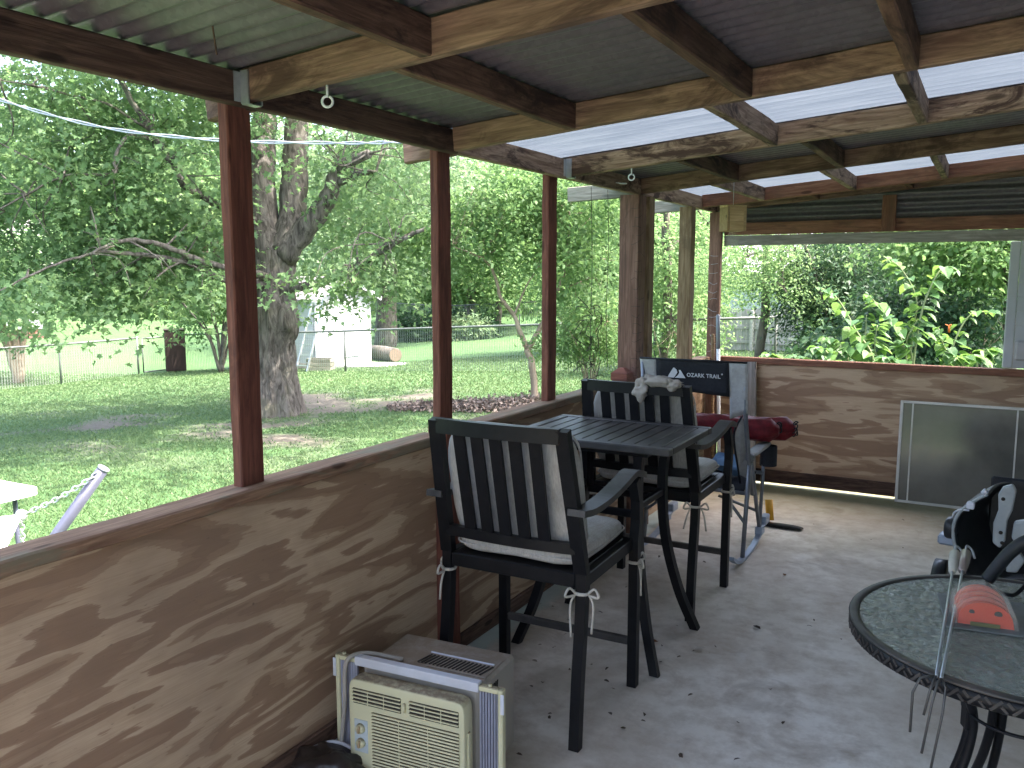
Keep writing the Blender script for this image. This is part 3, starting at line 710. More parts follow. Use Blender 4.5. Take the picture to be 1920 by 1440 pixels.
shrub('yard_thicket', 'tangle of green undergrowth behind the broad leaved plants', b, 1.4, .9, 10, [(at(1640, 650, 11.5), (.9, .8, .38)), (at(1790, 640, 11.5), (1.1, .9, .45)), (at(1720, 580, 12.5), (.9, .9, .4)), (at(1860, 610, 11), (.6, .6, .4))], 'leaf_dark', 'oval', .085, 1200, 12, 47, length=.4, tw=20, twr=.007, jit=.09)
b = G(1300, 660, 19)
shrub('garden_bush', 'sunlit bush just behind the far corner post', b, .8, 1.0, 8, [(at(1300, 640, 18), (.7, .6, .35)), (at(1235, 650, 18), (.6, .6, .3))], 'leaf_light', 'dia', .09, 450, 12, 48, length=.35, tw=8, twr=.008, jit=.1)

# far woods that read as one mass
rng = np.random.default_rng(77); Ew = []
for i in range(46):
    a = math.radians(-12 + 92*i/45.0)                    # from right of +Y round to the left
    d = 74 + 14*math.sin(i*2.1); x = CAM[0]-d*math.sin(a); y = d*math.cos(a)
    hh = 6.5+2.0*math.sin(i*1.3)
    Ew.append((np.array([x, y, gz(x, y)+hh*.75]), np.array([5.5, 5.5, hh])))
P, D, tone = spray_points(rng, Ew, 11000, 8, 1.8, gaps=-2, hollow=.35, jit=.45)
wd = leaf_mesh('woods', P, .75, rng, 'dia', M['leaf_light'], None, .8, D, tone); tag(wd, 'distant green woods closing off the view all round', 'woods', kind='stuff')

# ------------------------------------------------------------------ big-leaved plants right behind the end wall
def big_leaf(sz):
    "heart shaped leaf, cupped"
    T = [(0,0),(-.10,-.26),(.10,-.46),(.42,-.44),(.74,-.24),(1.02,0),(.74,.24),(.42,.44),(.10,.46),(-.10,.26)]
    mid = [(.14,0),(.42,0),(.72,0)]
    V = [(x, y, .30*abs(y)-.22*max(x, 0)**2) for x, y in T] + [(x, y, -.03-.22*x*x) for x, y in mid]
    F = [(0,1,10),(1,2,10),(2,3,11,10),(3,4,12,11),(4,5,12),(5,6,12),(6,7,11,12),(7,8,10,11),(8,9,10),(9,0,10)]
    me = bpy.data.meshes.new('leaf'); me.from_pydata([(a*sz, b_*sz, c*sz) for a, b_, c in V], [], F); me.update(); return me
def m_bigleaf():
    q = N('heart_leaf'); oi = q.n('ObjectInfo'); v = q.coords()
    sx = q.n('SeparateXYZ', {0: q.n('TexCoord').outputs['Object']})
    col = q.ramp(oi.outputs['Random'], [(0., (.040, .115, .045)), (.5, (.065, .16, .055)), (1., (.125, .225, .055))])
    vein = q.n('TexWave', {'Vector': q.coords((1, 1, 1), False), 'Scale': 12., 'Distortion': 2.}).outputs[1]
    col = q.mix(q.ramp(vein, [(.4, 0.), (.9, .22)]), col, (.22, .36, .12))
    di = q.n('BsdfPrincipled', {'Base Color': col, 'Roughness': .5}); tr = q.n('BsdfTranslucent', {'Color': q.mix(.35, col, (.22, .34, .045))})
    return q.fin(q.n('MixShader', {0: .5, 1: di.outputs[0], 2: tr.outputs[0]}))
M['bigleaf'] = m_bigleaf()
LM = [big_leaf(s) for s in (.095, .125, .155)]
for m_ in LM: m_.materials.append(M['bigleaf'])
M['stem'] = m_plain('green_stem', (.16, .20, .09), .6)
def broad_plant(label, stems, seed, smin=0, smax=2):
    rng = random.Random(seed); b = np.array(stems[0][0]); g_ = gz(b[0], b[1])
    t = empty('broad_leaf_plant', (b[0], b[1], g_), 0, label, 'plant', 'broad leaved plants behind the end wall')
    o = np.array([b[0], b[1], g_])
    for st in stems:
        P = spline([np.array(st[0])*[1, 1, 0]+[0, 0, g_]] + [np.array(p) for p in st], 8) - o
        tube('stem', P, np.linspace(.016, .005, len(P)), M['stem'], t, 6)
        m = len(P); i0 = int(m*.32)
        for i in range(i0, m, 1 if m < 26 else 2):
            for side in (-1, 1):
                if rng.random() < .12: continue
                k = i/m; me = LM[min(smax, max(smin, rng.choice((0, 1, 2)) if k < .85 else 0))]
                l = bpy.data.objects.new('leaf', me); COL.objects.link(l); l.parent = t
                d = P[min(i+1, m-1)]-P[i-1]; az = math.atan2(d[1], d[0])+side*rng.uniform(.7, 1.9)+rng.uniform(-.3, .3)
                pl = .09*(1.2-k); l.location = tuple(P[i]+np.array([math.cos(az), math.sin(az), .25])*pl)
                l.rotation_euler = (rng.uniform(-.35, .35), rng.uniform(-.05, .6), az)
    return t
broad_plant('broad leaved plant with upright shoot, left of the two tall ones', [[at(1600, 690, 9), at(1620, 640, 9), at(1625, 590, 9)], [at(1640, 690, 8.6), at(1605, 620, 8.6), at(1570, 560, 8.6), at(1540, 540, 8.6)], [at(1590, 690, 8.8), at(1580, 650, 8.8), at(1550, 635, 8.8)], [at(1650, 700, 8.7), at(1640, 655, 8.7), at(1645, 610, 8.7)]], 3)
broad_plant('tallest broad leaved plant with arching tops by the end wall', [[at(1705, 690, 9.2), at(1712, 620, 9.2), at(1718, 560, 9.2), at(1690, 505, 9.2), at(1655, 480, 9.2)], [at(1712, 690, 9.0), at(1725, 600, 9), at(1740, 550, 9), at(1765, 505, 9), at(1790, 508, 9)], [at(1700, 680, 9), at(1670, 600, 9), at(1630, 555, 9)], [at(1710, 680, 9), at(1700, 640, 9), at(1720, 600, 9)]], 5)
broad_plant('low broad leaved plant with spreading branch near the brown trunk', [[at(1780, 700, 9.5), at(1790, 640, 9.5), at(1820, 590, 9.5), at(1860, 585, 9.5)], [at(1800, 700, 9.2), at(1770, 650, 9.2), at(1760, 615, 9.2)], [at(1830, 700, 9.4), at(1840, 665, 9.4), at(1870, 655, 9.4)], [at(1760, 700, 9.2), at(1810, 670, 9.2), at(1850, 680, 9.2)]], 8, 0, 1)
broad_plant('knee high broad leaved seedlings peeping over the end rail', [[at(1500, 700, 8.4), at(1495, 668, 8.4)], [at(1560, 700, 8.4), at(1550, 660, 8.4), at(1530, 655, 8.4)], [at(1690, 710, 8.0), at(1680, 680, 8.0), at(1660, 672, 8)], [at(1460, 700, 8.6), at(1450, 670, 8.6), at(1435, 668, 8.6)]], 9, 0, 1)
# orange trumpet flower
fo = empty('orange_flower', tuple(at(1780, 613, 9.6)), 0, 'single orange trumpet flower among the undergrowth', 'flower')
mo = m_plain('orange_petal', (.75, .16, .03), .6)
for k in range(5):
    a = k*1.257; mesh('petal', [(0, 0, 0), (math.cos(a-.4)*.03, math.sin(a-.4)*.03, .02), (math.cos(a)*.055, math.sin(a)*.055, .03), (math.cos(a+.4)*.03, math.sin(a+.4)*.03, .02)], [(0, 1, 2, 3)], mo, fo)
tube('flower_tube', [(0, 0, 0), (.0, .02, -.06)], .012, mo, fo)

# ------------------------------------------------------------------ grass
rng = np.random.default_rng(5); pts = []
hv = 0
while hv < 170000:
    n = 60000
    d = 2.2 + 25*rng.uniform(0, 1, n)**1.5; px = rng.uniform(-160, 1560, n)
    dirx = FWD[0]+RT[0]*(px-960)/FPX; diry = FWD[1]+RT[1]*(px-960)/FPX
    x = CAM[0]+d*dirx; y = CAM[1]+d*diry
    ok = (x < -.6) & (x > -26) & (y > .6) & (y < 27)
    x, y, d = x[ok], y[ok], d[ok]
    for i in range(len(x)):
        if rng.uniform() > dirt(x[i], y[i])*1.25+ .12*(mnoise.noise(Vector((x[i]*1.3, y[i]*1.3, 0))) > .25): pts.append((x[i], y[i], d[i]))
    hv = len(pts)
pts = np.array(pts); n = len(pts); z = np.array([gz(a, b) for a, b in pts[:, :2]])
hh = rng.uniform(.016, .042, n)*(1+.02*pts[:, 2]); ww = .0030+.0008*pts[:, 2]
an = rng.uniform(0, 6.28, n); ln = rng.normal(size=(n, 2))*.03
B = np.stack([pts[:, 0], pts[:, 1], z-.005], 1); dv = np.stack([np.cos(an), np.sin(an), 0*an], 1)*ww[:, None]
T_ = B + np.stack([ln[:, 0], ln[:, 1], hh], 1)
V = np.stack([B-dv, B+dv, T_], 1).reshape(-1, 3)
me = bpy.data.meshes.new('grass'); set_arr(me, V, np.arange(3*n), np.arange(n)*3, np.full(n, 3))
a = me.attributes.new('lv', 'FLOAT', 'POINT')
tone = np.array([.42+.35*mnoise.noise(Vector((q[0]*.35, q[1]*.35, 9))) for q in pts]) + rng.normal(0, .15, n)
a.data.foreach_set('value', np.repeat(np.clip(tone, 0, 1), 3).astype(np.float32))
M['grass'] = m_leaf('grass_blade', (.062, .118, .045), (.100, .165, .065), (.155, .212, .098), .35)
go = link_mesh('grass', me, M['grass']); tag(go, 'short uneven grass growing over the lawn', 'grass', kind='stuff')
# bed of dead leaves along the fence
n = 9000; px = rng.uniform(730, 1010, n); t = (px-730)/280; dd = 14.9-.9*t+rng.normal(0, .28, n)*(0.5+.7*t)
P = []
for i in range(n):
    p = at(px[i], 745, dd[i]); P.append((p[0], p[1], gz(p[0], p[1])+.02+abs(rng.normal(0, .05))*(.4+t[i])))
M['deadleaf'] = m_leaf('dead_leaf', (.09, .065, .055), (.19, .145, .125), (.32, .26, .23), .1)
lo = leaf_mesh('leaf_bed', P, .075, rng, 'dia', M['deadleaf'], None, .8, None, None); tag(lo, 'long bed of grey brown dead leaves on the grass', 'leaf bed', kind='stuff')

# ------------------------------------------------------------------ yard: shed, fences, neighbours
def rel(o, pts): return [tuple(np.array(p)-np.array(o)) for p in pts]
sx0, sy0, sy1, sdep = -16.1, 19.5, 22.15, 2.6; sg = gz(-16.3, 20.5)+.10
shed = empty('garden_shed', (sx0, sy0, sg), 0, 'white gabled garden shed with double doors behind the fence', 'shed')
M['shed'] = m_plain('shed_white', (.43, .45, .50), .55, 0, .04, 3, .04, (.55, .50, .45), .35, dscale=2.)
M['shed_trim'] = m_plain('shed_joint', (.22, .24, .28), .7)
SW = sy1-sy0; SH = 2.12; AP = 2.72
box('base', (-sdep, -.02, -.12), (.02, SW+.02, .06), m_plain('block', (.42, .36, .30), .9, 0, .2, 8), shed, .01)
for i in range(11):                                              # lapped boards on the shaded side and front field
    z0 = .06+i*.1875
    box('side_board', (-sdep, -.012-.010*(i % 2)*0, z0), (-.06, .012, z0+.183), M['shed'], shed, .004)
    for (a, b_) in ((.06, .56), (2.06, SW-.06)):
        box('front_board', (-.012, a, z0), (.004, b_, z0+.183), M['shed'], shed, .003)
box('back_wall', (-sdep-.03, .0, .06), (-sdep, SW, SH), M['shed'], shed, .003); box('far_wall', (-sdep, SW-.02, .06), (-.02, SW, SH), M['shed'], shed, .003)
box('inner_wall', (-.06, .02, .06), (-.014, SW-.02, SH), M['shed'], shed, .002)
for y in (0, SW-.07): box('corner_trim', (-.03, y-.012, .05), (.016, y+.082, SH), M['shed'], shed, .004)
for a, b_ in ((.575, 1.305), (1.315, 2.045)):
    d = box('door', (.000, a, .16), (.022, b_, 2.02), M['shed'], shed, .004)
    for z0, z1 in ((.26, .92), (1.06, 1.92)):
        mb = MB(); t_ = .012
        for (p, q_) in (((a+.12, z0), (b_-.12, z0+t_)), ((a+.12, z1-t_), (b_-.12, z1)), ((a+.12, z0+t_), (a+.12+t_, z1-t_)), ((b_-.12-t_, z0+t_), (b_-.12, z1-t_))): mb.box((.0225, p[0], p[1]), (.028, q_[0], q_[1]))
        mb.build('panel_moulding', M['shed_trim'], d)
    for y_ in (a-.006, b_+.0005):
        pass
box('door_gap', (.001, 1.3055, .16), (.012, 1.3145, 2.02), M['shed_trim'], shed, .001)
tube('door_knob', [(.022, 1.26, 1.12), (.06, 1.26, 1.12), (.075, 1.26, 1.12)], [.012, .012, .03], M['steel'], shed)
mesh('gable', [(.0, -.0, SH), (.0, SW, SH), (.0, SW/2, AP-.03), (-.04, 0, SH), (-.04, SW, SH), (-.04, SW/2, AP-.03)], [(0, 1, 2), (5, 4, 3), (0, 2, 5, 3), (1, 4, 5, 2), (0, 3, 4, 1)], M['shed'], shed)
M['shingle'] = m_plain('grey_shingle', (.22, .20, .21), .9, 0, .3, 25, .3)
for s in (0, 1):
    y0, y1 = (-.28, SW/2) if s == 0 else (SW+.28, SW/2); z0 = SH-.08
    V = [(.25, y0, z0), (-sdep-.2, y0, z0), (-sdep-.2, y1, AP), (.25, y1, AP)]; V += [(a, b_, c-.05) for a, b_, c in V]
    rfp = mesh('roof', V, [(0, 1, 2, 3), (7, 6, 5, 4), (0, 3, 7, 4), (1, 5, 6, 2), (0, 4, 5, 1), (3, 2, 6, 7)], M['shingle'], shed)
    mb = MB(); mb.bar((.262, y0, z0-.05), (.262, y1, AP-.05), .022, .13); mb.build('rake_board', M['shed'], rfp)
def leaning(name, label, cat, A, B, side, w, mat, rungs):
    o = np.array(A); t = empty(name, tuple(o), 0, label, cat); s = np.array(side)*w/2; A = np.zeros(3); B = np.array(B)-o
    for k in (-1, 1): mb = MB(); mb.bar(A+s*k, B+s*k, .03, .07, up=(0, 1, .3)); mb.build('rail', mat, t)
    for i in range(rungs):
        p = A+(B-A)*(i+.6)/rungs; mb = MB(); mb.bar(p-s, p+s, .03, .03); mb.build('rung', mat, t)
b = G(566, 714, 25.0)
leaning('stepladder', 'aluminium ladder leaning on the shaded side of the shed', 'ladder', b, b+np.array([.25, .55, 2.15]), (1, .2, 0), .36, M['steel'], 7)
p0 = G(700, 678, 29.5); p1 = G(742, 694, 27.5)
lg = empty('cut_log', tuple(p1), 0, 'short cut log lying on the grass beside the shed', 'log')
tube('log_bark', [p0-p1+[0, 0, .22], p0*.5-p1*.5+[0, 0, .24], [0, 0, .22]], [.25, .24, .23], M['bark'], lg, 14)
dv = (p1-p0)/np.linalg.norm(p1-p0); tube('cut_face', [np.array([0, 0, .22])-dv*.02, np.array([0, 0, .22])+dv*.006], [.222, .21], m_plain('end_grain', (.20, .145, .11), .9), lg, 14, False)
q = G(690, 706, 26.3); box_o = box('concrete_pad', (-1.2, -.55, -.05), (1.2, .55, .07), m_plain('pad_concrete', (.50, .50, .49), .9, 0, .15, 6), None, .02); box_o.location = tuple(q); box_o.rotation_euler = (0, 0, R(20)); tag(box_o, 'pale concrete pad on the ground before the shed doors', 'pad')
q = G(602, 708, 25.3); t = empty('wooden_crate', tuple(q), R(25), 'old wooden crate of scraps by the ladder foot', 'crate')
for i in range(3): box('crate_board', (-.35, -.25, .02+i*.12), (.35, -.23, .12+i*.12), M['tail'], t, .003); box('crate_board', (-.35, .23, .02+i*.12), (.35, .25, .12+i*.12), M['tail'], t, .003); box('crate_board', (.35, -.25, .02+i*.12), (.37, .25, .12+i*.12), M['tail'], t, .003); box('crate_board', (-.37, -.25, .02+i*.12), (-.35, .25, .12+i*.12), M['tail'], t, .003)

# chain link fences
M['fence'] = m_plain('weathered_galvanised_pipe', (.13, .14, .135), .55, .3, .2, 20)
M['wire'] = m_plain('fence_wire', (.30, .32, .30), .5, .5)
def chain_fence(label, A, B, h, posts, pr=.032, dia=.075, wr=.0042, mat='wire'):
    A = np.array(A); B = np.array(B); A3 = np.array([*A, gz(*A)]); t = empty('chain_link_fence', tuple(A3), 0, label, 'fence')
    L = np.linalg.norm(B-A); u = (B-A)/L
    def P(s, z): xy = A+u*s; return np.array([xy[0]-A[0], xy[1]-A[1], gz(*xy)+z-A3[2]])
    tube('top_rail', [P(s, h) for s in np.linspace(0, L, 12)], .030, M['fence'], t, 8)
    for s in posts: tube('post', [P(s, -.1), P(s, h+.05)], pr, M['fence'], t, 8); 
    Vs = []; Fs = []; nrm = np.array([-u[1], u[0], 0])
    m = int(h/(dia/1.0))
    zz = np.linspace(.03, h-.02, m)
    for i in range(int(L/dia)):
        for sgn in (0, 1):
            base = len(Vs)
            for j, z_ in enumerate(zz):
                s = (i + (.5 if (j+sgn) % 2 else 0.0) + (0.5*sgn*0))*dia
                p = P(min(s, L), z_); off = nrm*(.002 if (j % 2) else -.002)
                w_ = np.array([u[0], u[1], 0])*wr; p = p+off
                Vs += [p-w_, p+w_]
            for j in range(m-1): Fs.append((base+2*j, base+2*j+1, base+2*j+3, base+2*j+2))
    o = mesh('wire_mesh', Vs, Fs, M[mat], t); o['kind'] = 'stuff'
    return t
CX, CY = -21.8, 18.7
chain_fence('chain link fence with light posts on the left yard side', (-22.35, 8.0), (-21.75, 17.55), 1.17, (.05, 3.5, 7.0, 9.5))
chain_fence('long chain link fence crossing behind the big maple', (CX, CY), (-2.0, 18.3), 1.17, (.06, 3.9, 7.68, 11.0, 14.3, 17.0, 19.7))
gt = empty('fence_gate', (-21.76, 17.62, gz(-21.8, 17.6)), 0, 'narrow chain link gate at the fence corner', 'gate')
fr = [(0, .05, .06), (0, 1.02, .06), (0, 1.02, 1.14), (0, .05, 1.14), (0, .05, .06)]
for a, b_ in zip(fr[:-1], fr[1:]): tube('gate_frame', [a, b_], .022, M['fence'], gt)
Vs = []; Fs = []
for i in range(13):
    for sgn in (0, 1):
        b0 = len(Vs)
        for j in range(15):
            y = .06+(i+(.5 if (j+sgn) % 2 else 0))*.073; Vs += [(0, y-.003, .08+j*.075), (0, y+.003, .08+j*.075)]
        for j in range(14): Fs.append((b0+2*j, b0+2*j+1, b0+2*j+3, b0+2*j+2))
o = mesh('wire_mesh', Vs, Fs, M['wire'], gt); o['kind'] = 'stuff'
chain_fence('far chain link fence in front of the dark woods', (-27.0, 35.5), (-14.0, 34.5), 1.5, (.1, 3.2, 6.4, 9.6, 12.8), .03, .11, .006)

# dark cabinet by the gate
q = G(330, 690, 27.6); t = empty('metal_cabinet', tuple(q), R(-38), 'rusty dark metal cabinet standing behind the gate', 'cabinet')
mr = m_plain('rusty_panel', (.026, .014, .012), .8, 0, .3, 8); mg = m_plain('dark_green_panel', (.03, .04, .035), .6, 0, .3, 8)
box('side_panel', (-.40, -.3, .05), (-.385, .3, 1.35), mr, t); box('front_panel', (-.384, -.31, .05), (.40, -.295, 1.35), mg, t); box('back_panel', (-.384, .295, .05), (.40, .31, 1.35), mr, t); box('side_panel', (.385, -.294, .05), (.40, .294, 1.35), mr, t); box('top_panel', (-.42, -.33, 1.351), (.42, .33, 1.38), mr, t)

# neighbouring white house on brick piers, far left
q = np.array([-34.8, 22.5, gz(-34.8, 22.5)]); nh = empty('neighbour_house', tuple(q), R(64), 'white lap sided house on brick foundation across the lawn', 'house')
mbk = N('brick_foundation'); bt = mbk.n('TexBrick', {'Vector': mbk.n('Mapping', {'Vector': mbk.n('TexCoord').outputs['Object'], 'Rotation': (R(90), 0, 0)}).outputs[0], 'Color1': (.20, .075, .05, 1), 'Color2': (.14, .055, .04, 1), 'Mortar': (.24, .20, .18, 1), 'Scale': 4.6})
M['brick'] = mbk.fin(mbk.bsdf(Base_Color=bt.outputs[0], Roughness=.9))
box('foundation', (-9, 0, -.1), (-1.15, .3, .42), M['brick'], nh, .005); box('foundation', (-.62, 0, -.1), (0, .3, .42), M['brick'], nh, .005)
box('crawl_vent', (-1.15, .12, -.1), (-.62, .2, .42), m_plain('dark_vent', (.02, .02, .02), .9), nh, .002)
for i in range(14): box('siding_board', (-9, -.03, .425+i*.2), (.03, .02, .425+i*.2+.196), M['siding'], nh, .008); 
box('side_wall', (-.02, .02, .42), (.02, 7, 3.2), M['siding'], nh, .005); box('side_foundation', (-.04, .3, -.1), (0, 7, .42), M['brick'], nh, .005)
mb = MB(); V = [(-9.4, -.5, 3.15), (.5, -.5, 3.15), (.5, 3.5, 5.4), (-9.4, 3.5, 5.4), (-9.4, 7.5, 3.15), (.5, 7.5, 3.15)]
mesh('roof', V, [(0, 1, 2, 3), (3, 2, 5, 4), (1, 5, 2), (0, 3, 4), (0, 4, 5, 1)], M['shingle'], nh)
mesh('gable', [(0, 0, 3.14), (0, 7, 3.14), (0, 3.5, 5.2)], [(0, 1, 2)], M['siding'], nh)
# brick house behind the shrubs
q = at(290, 600, 56); q = np.array([q[0], q[1], gz(q[0], q[1])]); bh = empty('brick_house', tuple(q), R(40), 'low red brick house half hidden by far shrubs', 'house')
box('wall', (-7, 0, -.2), (7, 6, 2.9), M['brick'], bh, .01)
for x in (-3.4, 1.6, 4.6):
    wi = box('window', (x-.55, -.06, 1.1), (x+.55, .02, 2.3), M['white_paint'], bh, .01); box('pane', (x-.42, -.075, 1.22), (x+.42, -.062, 2.18), m_plain('dark_glass', (.05, .06, .07), .1), wi, .004)
mesh('roof', [(-7.6, -.7, 2.85), (7.6, -.7, 2.85), (7.6, 3, 4.8), (-7.6, 3, 4.8), (-7.6, 6.7, 2.85), (7.6, 6.7, 2.85)], [(0, 1, 2, 3), (3, 2, 5, 4), (1, 5, 2), (0, 3, 4), (0, 4, 5, 1)], m_plain('brown_shingle', (.085, .065, .052), .9), bh)

# grey board fence and roof beyond the porch end
A = at(1345, 650, 25)[:2]; B = at(1660, 650, 22)[:2]; L = np.linalg.norm(B-A); u = (B-A)/L; zA = -.62
pf = empty('board_fence', (A[0], A[1], zA), math.atan2(u[1], u[0]), 'weathered grey board fence beyond the end of the porch', 'fence')
M['picket'] = m_wood('grey_picket', (.30, .29, .27), (.47, .46, .43), (.22, .21, .20), .5)
rg = random.Random(4); nP = int(L/.148)
pic = None
for i in range(nP):
    if pic is None:
        pic = beam('picket', (.07, 0, .02), (.07, 0, 1.24), .14, .018, M['picket'], None, up=(0, 1, 0)); pic.parent = pf; o = pic
    else:
        o = pic.copy(); COL.objects.link(o); o.parent = pf
    o.location = (.07+i*.148, rg.uniform(-.006, .006), .02+rg.uniform(-.02, .02))
for z in (.25, .66): box('fence_rail', (0, -.06, z), (L, -.014, z+.08), M['picket'], pf)
for x in (1.05, 3.4): box('fence_post', (x, -.155, -.2), (x+.09, -.065, 1.2), M['picket'], pf)
q = at(1400, 600, 31); gh = empty('grey_house', (q[0], q[1], -.6), R(-12), 'pale house with grey shingle roof beyond the board fence', 'house')
box('wall', (-1.0, 0, -.2), (7, 5, 2.35), M['siding'], gh, .01)
wi = box('window', (1.6, -.05, .9), (2.6, .01, 2.0), M['white_paint'], gh, .01); box('pane', (1.72, -.065, 1.02), (2.48, -.052, 1.88), m_plain('dark_pane', (.05, .06, .07), .1), wi, .004)
mesh('roof', [(-1.5, -.5, 2.25), (7.5, -.5, 2.25), (7.5, 2.5, 4.1), (-1.5, 2.5, 4.1), (-1.5, 5.5, 2.25), (7.5, 5.5, 2.25)], [(0, 1, 2, 3), (3, 2, 5, 4), (1, 5, 2), (0, 3, 4), (0, 4, 5, 1)], m_plain('pale_shingle', (.36, .35, .38), .9, 0, .3, 20, .3), gh)

# ------------------------------------------------------------------ hammock on its stand, white table, service cable
M['pipe'] = m_plain('stand_pipe', (.10, .105, .15), .35, .2)
M['chain'] = m_plain('zinc_chain', (.62, .63, .65), .35, .8)
M['rope'] = m_plain('white_rope', (.82, .82, .80), .9)
top = at(193, 880, 5.0); p1_ = at(108, 1000, 5.0); dn = (p1_-top); foot = top+dn*((-.47-top[2])/dn[2])
hs = empty('hammock_stand', (foot[0], foot[1], foot[2]), 0, 'dark steel hammock stand arm slanting up past the rail', 'stand')
tube('arm', [np.zeros(3), top-foot], .033, M['pipe'], hs, 16)
tube('end_cap', [top-foot-(.0*dn), top-foot-dn/np.linalg.norm(dn)*.012], .035, m_plain('cap_plastic', (.25, .26, .32), .4), hs, 16)
side = np.array([-.75, -.66, 0]); tube('base_tube', [np.array([.0, 0, .02])-side*.3, side*2.6+[0, 0, .02]], .033, M['pipe'], hs, 12)
tube('cross_foot', [np.array([.55, -.62, .02]), np.array([-.55, .62, .02])], .033, M['pipe'], hs, 12)
ring = at(40, 966, 4.9)
def link_ring(c, d, up, a=.020, b_=.0125, r=.0042):
    d = d/np.linalg.norm(d); up = up-d*(up@d); up /= np.linalg.norm(up)
    return np.array([c+d*a*math.cos(t)*1.0+up*b_*math.sin(t) for t in np.linspace(0, 2*math.pi, 13)])
def chain(label, A, B, nl):
    A = np.array(A); B = np.array(B); t = empty('steel_chain', tuple(A), 0, label, 'chain'); d = (B-A)/nl; s = np.cross(d, (0, 0, 1.)); s = s if np.linalg.norm(s) > 1e-6 else np.array([1., 0, 0])
    for i in range(nl):
        c = (i+.5)*d + np.array([0, 0, -.05*math.sin(math.pi*(i+.5)/nl)*np.linalg.norm(B-A)*.8])
        o = mesh('chain_link', *tubeVF(link_ring(c, d, s if i % 2 else np.cross(s, d), a=np.linalg.norm(d)*.68), .0045, 6), M['chain'], t, True)
chain('steel chain from the stand arm to the hammock ring', at(183, 888, 4.97), ring, 15)
chain('short loose chain end hanging below the hammock ring', ring+[0, 0, -.03], at(43, 1025, 4.9), 6)
hm = empty('hammock', tuple(ring), 0, 'white rope hammock end bunched onto a steel ring', 'hammock')
tube('ring', [np.array([.03*math.cos(a)*RT[0], .03*math.cos(a)*RT[1], .03*math.sin(a)]) for a in np.linspace(0, 6.283, 17)], .006, M['chain'], hm)
E1 = at(-60, 968, 5.3)-ring; E2 = at(-20, 1075, 4.6)-ring
for i in range(16):
    k = i/15; e = E1*(1-k)+E2*k; e = e*1.4
    tube('rope', spline([np.zeros(3), e*.5+[0, 0, -.03], e+[0, 0, -.12]], 5), .0075, M['rope'], hm, 6)
tube('knot', [(-.02, 0, -.01), (0, 0, 0), (.02, 0, .01)], [.018, .030, .02], M['rope'], hm, 10)

tz = .13
def zp(px, py, z): v = FWD+RT*(px-960)/FPX-UP*(py-720)/FPX; return CAM+v*(z-CAM[2])/v[2]
c0 = zp(76, 914, tz); u1 = zp(0, 900, tz)-c0; u1 /= np.linalg.norm(u1); u2 = zp(0, 939, tz)-c0; u2 = u2-u1*(u1@u2); u2 /= np.linalg.norm(u2)
wt = empty('folding_table', (c0[0], c0[1], gz(c0[0], c0[1])), math.atan2(u1[1], u1[0]), 'white plastic folding table corner on the lawn', 'table')
zt = tz-gz(c0[0], c0[1]); sg2 = 1 if np.cross(u1, u2)[2] > 0 else -1
W_, L_ = .74*sg2, 1.2
def rrect(x0, y0, x1, y1, r, n=6):
    out = []
    for cx, cy, a0 in ((x1-r, y1-r, 0), (x0+r, y1-r, 90), (x0+r, y0+r, 180), (x1-r, y0+r, 270)):
        for i in range(n+1): a = R(a0+90*i/n); out.append((cx+r*math.cos(a), cy+r*math.sin(a)))
    return out
o2 = rrect(0, min(0, W_), L_, max(0, W_), .06); n = len(o2)
mesh('tabletop', [(x, y, zt) for x, y in o2]+[(x, y, zt-.045) for x, y in o2], [tuple(range(n)), tuple(range(2*n-1, n-1, -1))]+[(n+i, n+(i+1) % n, (i+1) % n, i) for i in range(n)], m_plain('white_plastic', (.82, .83, .84), .45, 0, .03), wt)
for x in (.14, L_-.14):
    for y in (.1*sg2, W_-.1*sg2): tube('leg', [(x, y, zt-.046), (x, y, 0)], .016, M['pipe'], wt)
    tube('leg_brace', [(x, .1*sg2, .15), (x, W_-.1*sg2, .15)], .012, M['pipe'], wt)
cb = empty('service_cable', tuple(at(190, 240, 9)), 0, 'twisted pale overhead cable sagging across the yard', 'cable')
o = at(190, 240, 9); Pc = spline([at(-120, 140, 9.4), at(0, 187, 9.2), at(190, 238, 9), at(400, 262, 8.8), at(620, 268, 8.6), at(745, 266, 8.5), at(860, 258, 8.4)], 14)-o
M['cable'] = m_plain('cable_sheath', (.30, .33, .40), .45)
for k in (0, 1):
    ph = np.arange(len(Pc))*.55+k*math.pi
    tube('strand', Pc+np.stack([np.cos(ph)*.010*RT[0], np.cos(ph)*.010*RT[1], np.sin(ph)*.012], 1), .009, M['cable'], cb, 6)

# ------------------------------------------------------------------ patio furniture
def m_linen(name='linen_cushion', base=(.50, .465, .425), dirtc=(.20, .165, .13)):
    q = N(name); v = q.coords()
    w1 = q.n('TexWave', {'Vector': q.coords((1, 1, 1), False), 'Scale': 110., 'Distortion': 1.5, 'Detail': 2.}, bands_direction='X').outputs[1]
    w2 = q.n('TexWave', {'Vector': q.coords((1, 1, 1), False), 'Scale': 110., 'Distortion': 1.5, 'Detail': 2.}, bands_direction='Z').outputs[1]
    wv = q.n('Math', {0: w1, 1: w2}, operation='MULTIPLY').outputs[0]
    slub = q.noise(q.coords((60, 60, 6)), 3, 4, .6)
    c = q.ramp(slub, [(.3, tuple(a*.78 for a in base)), (.7, tuple(a*1.15 for a in base))])
    c = q.mix(q.ramp(wv, [(0., .25), (.5, 0.)]), c, tuple(a*.5 for a in base))
    c = q.mix(q.ramp(q.noise(v, 5., 5, .65), [(.50, 0.), (.75, .6)]), c, dirtc)
    return q.fin(q.bsdf(Base_Color=c, Roughness=.95, Normal=q.bump(wv, .25, .002)))
M['cushion'] = m_linen()
M['fabric_black'] = m_plain('black_canvas', (.012, .013, .018), .8, 0, .3, 60, .15)
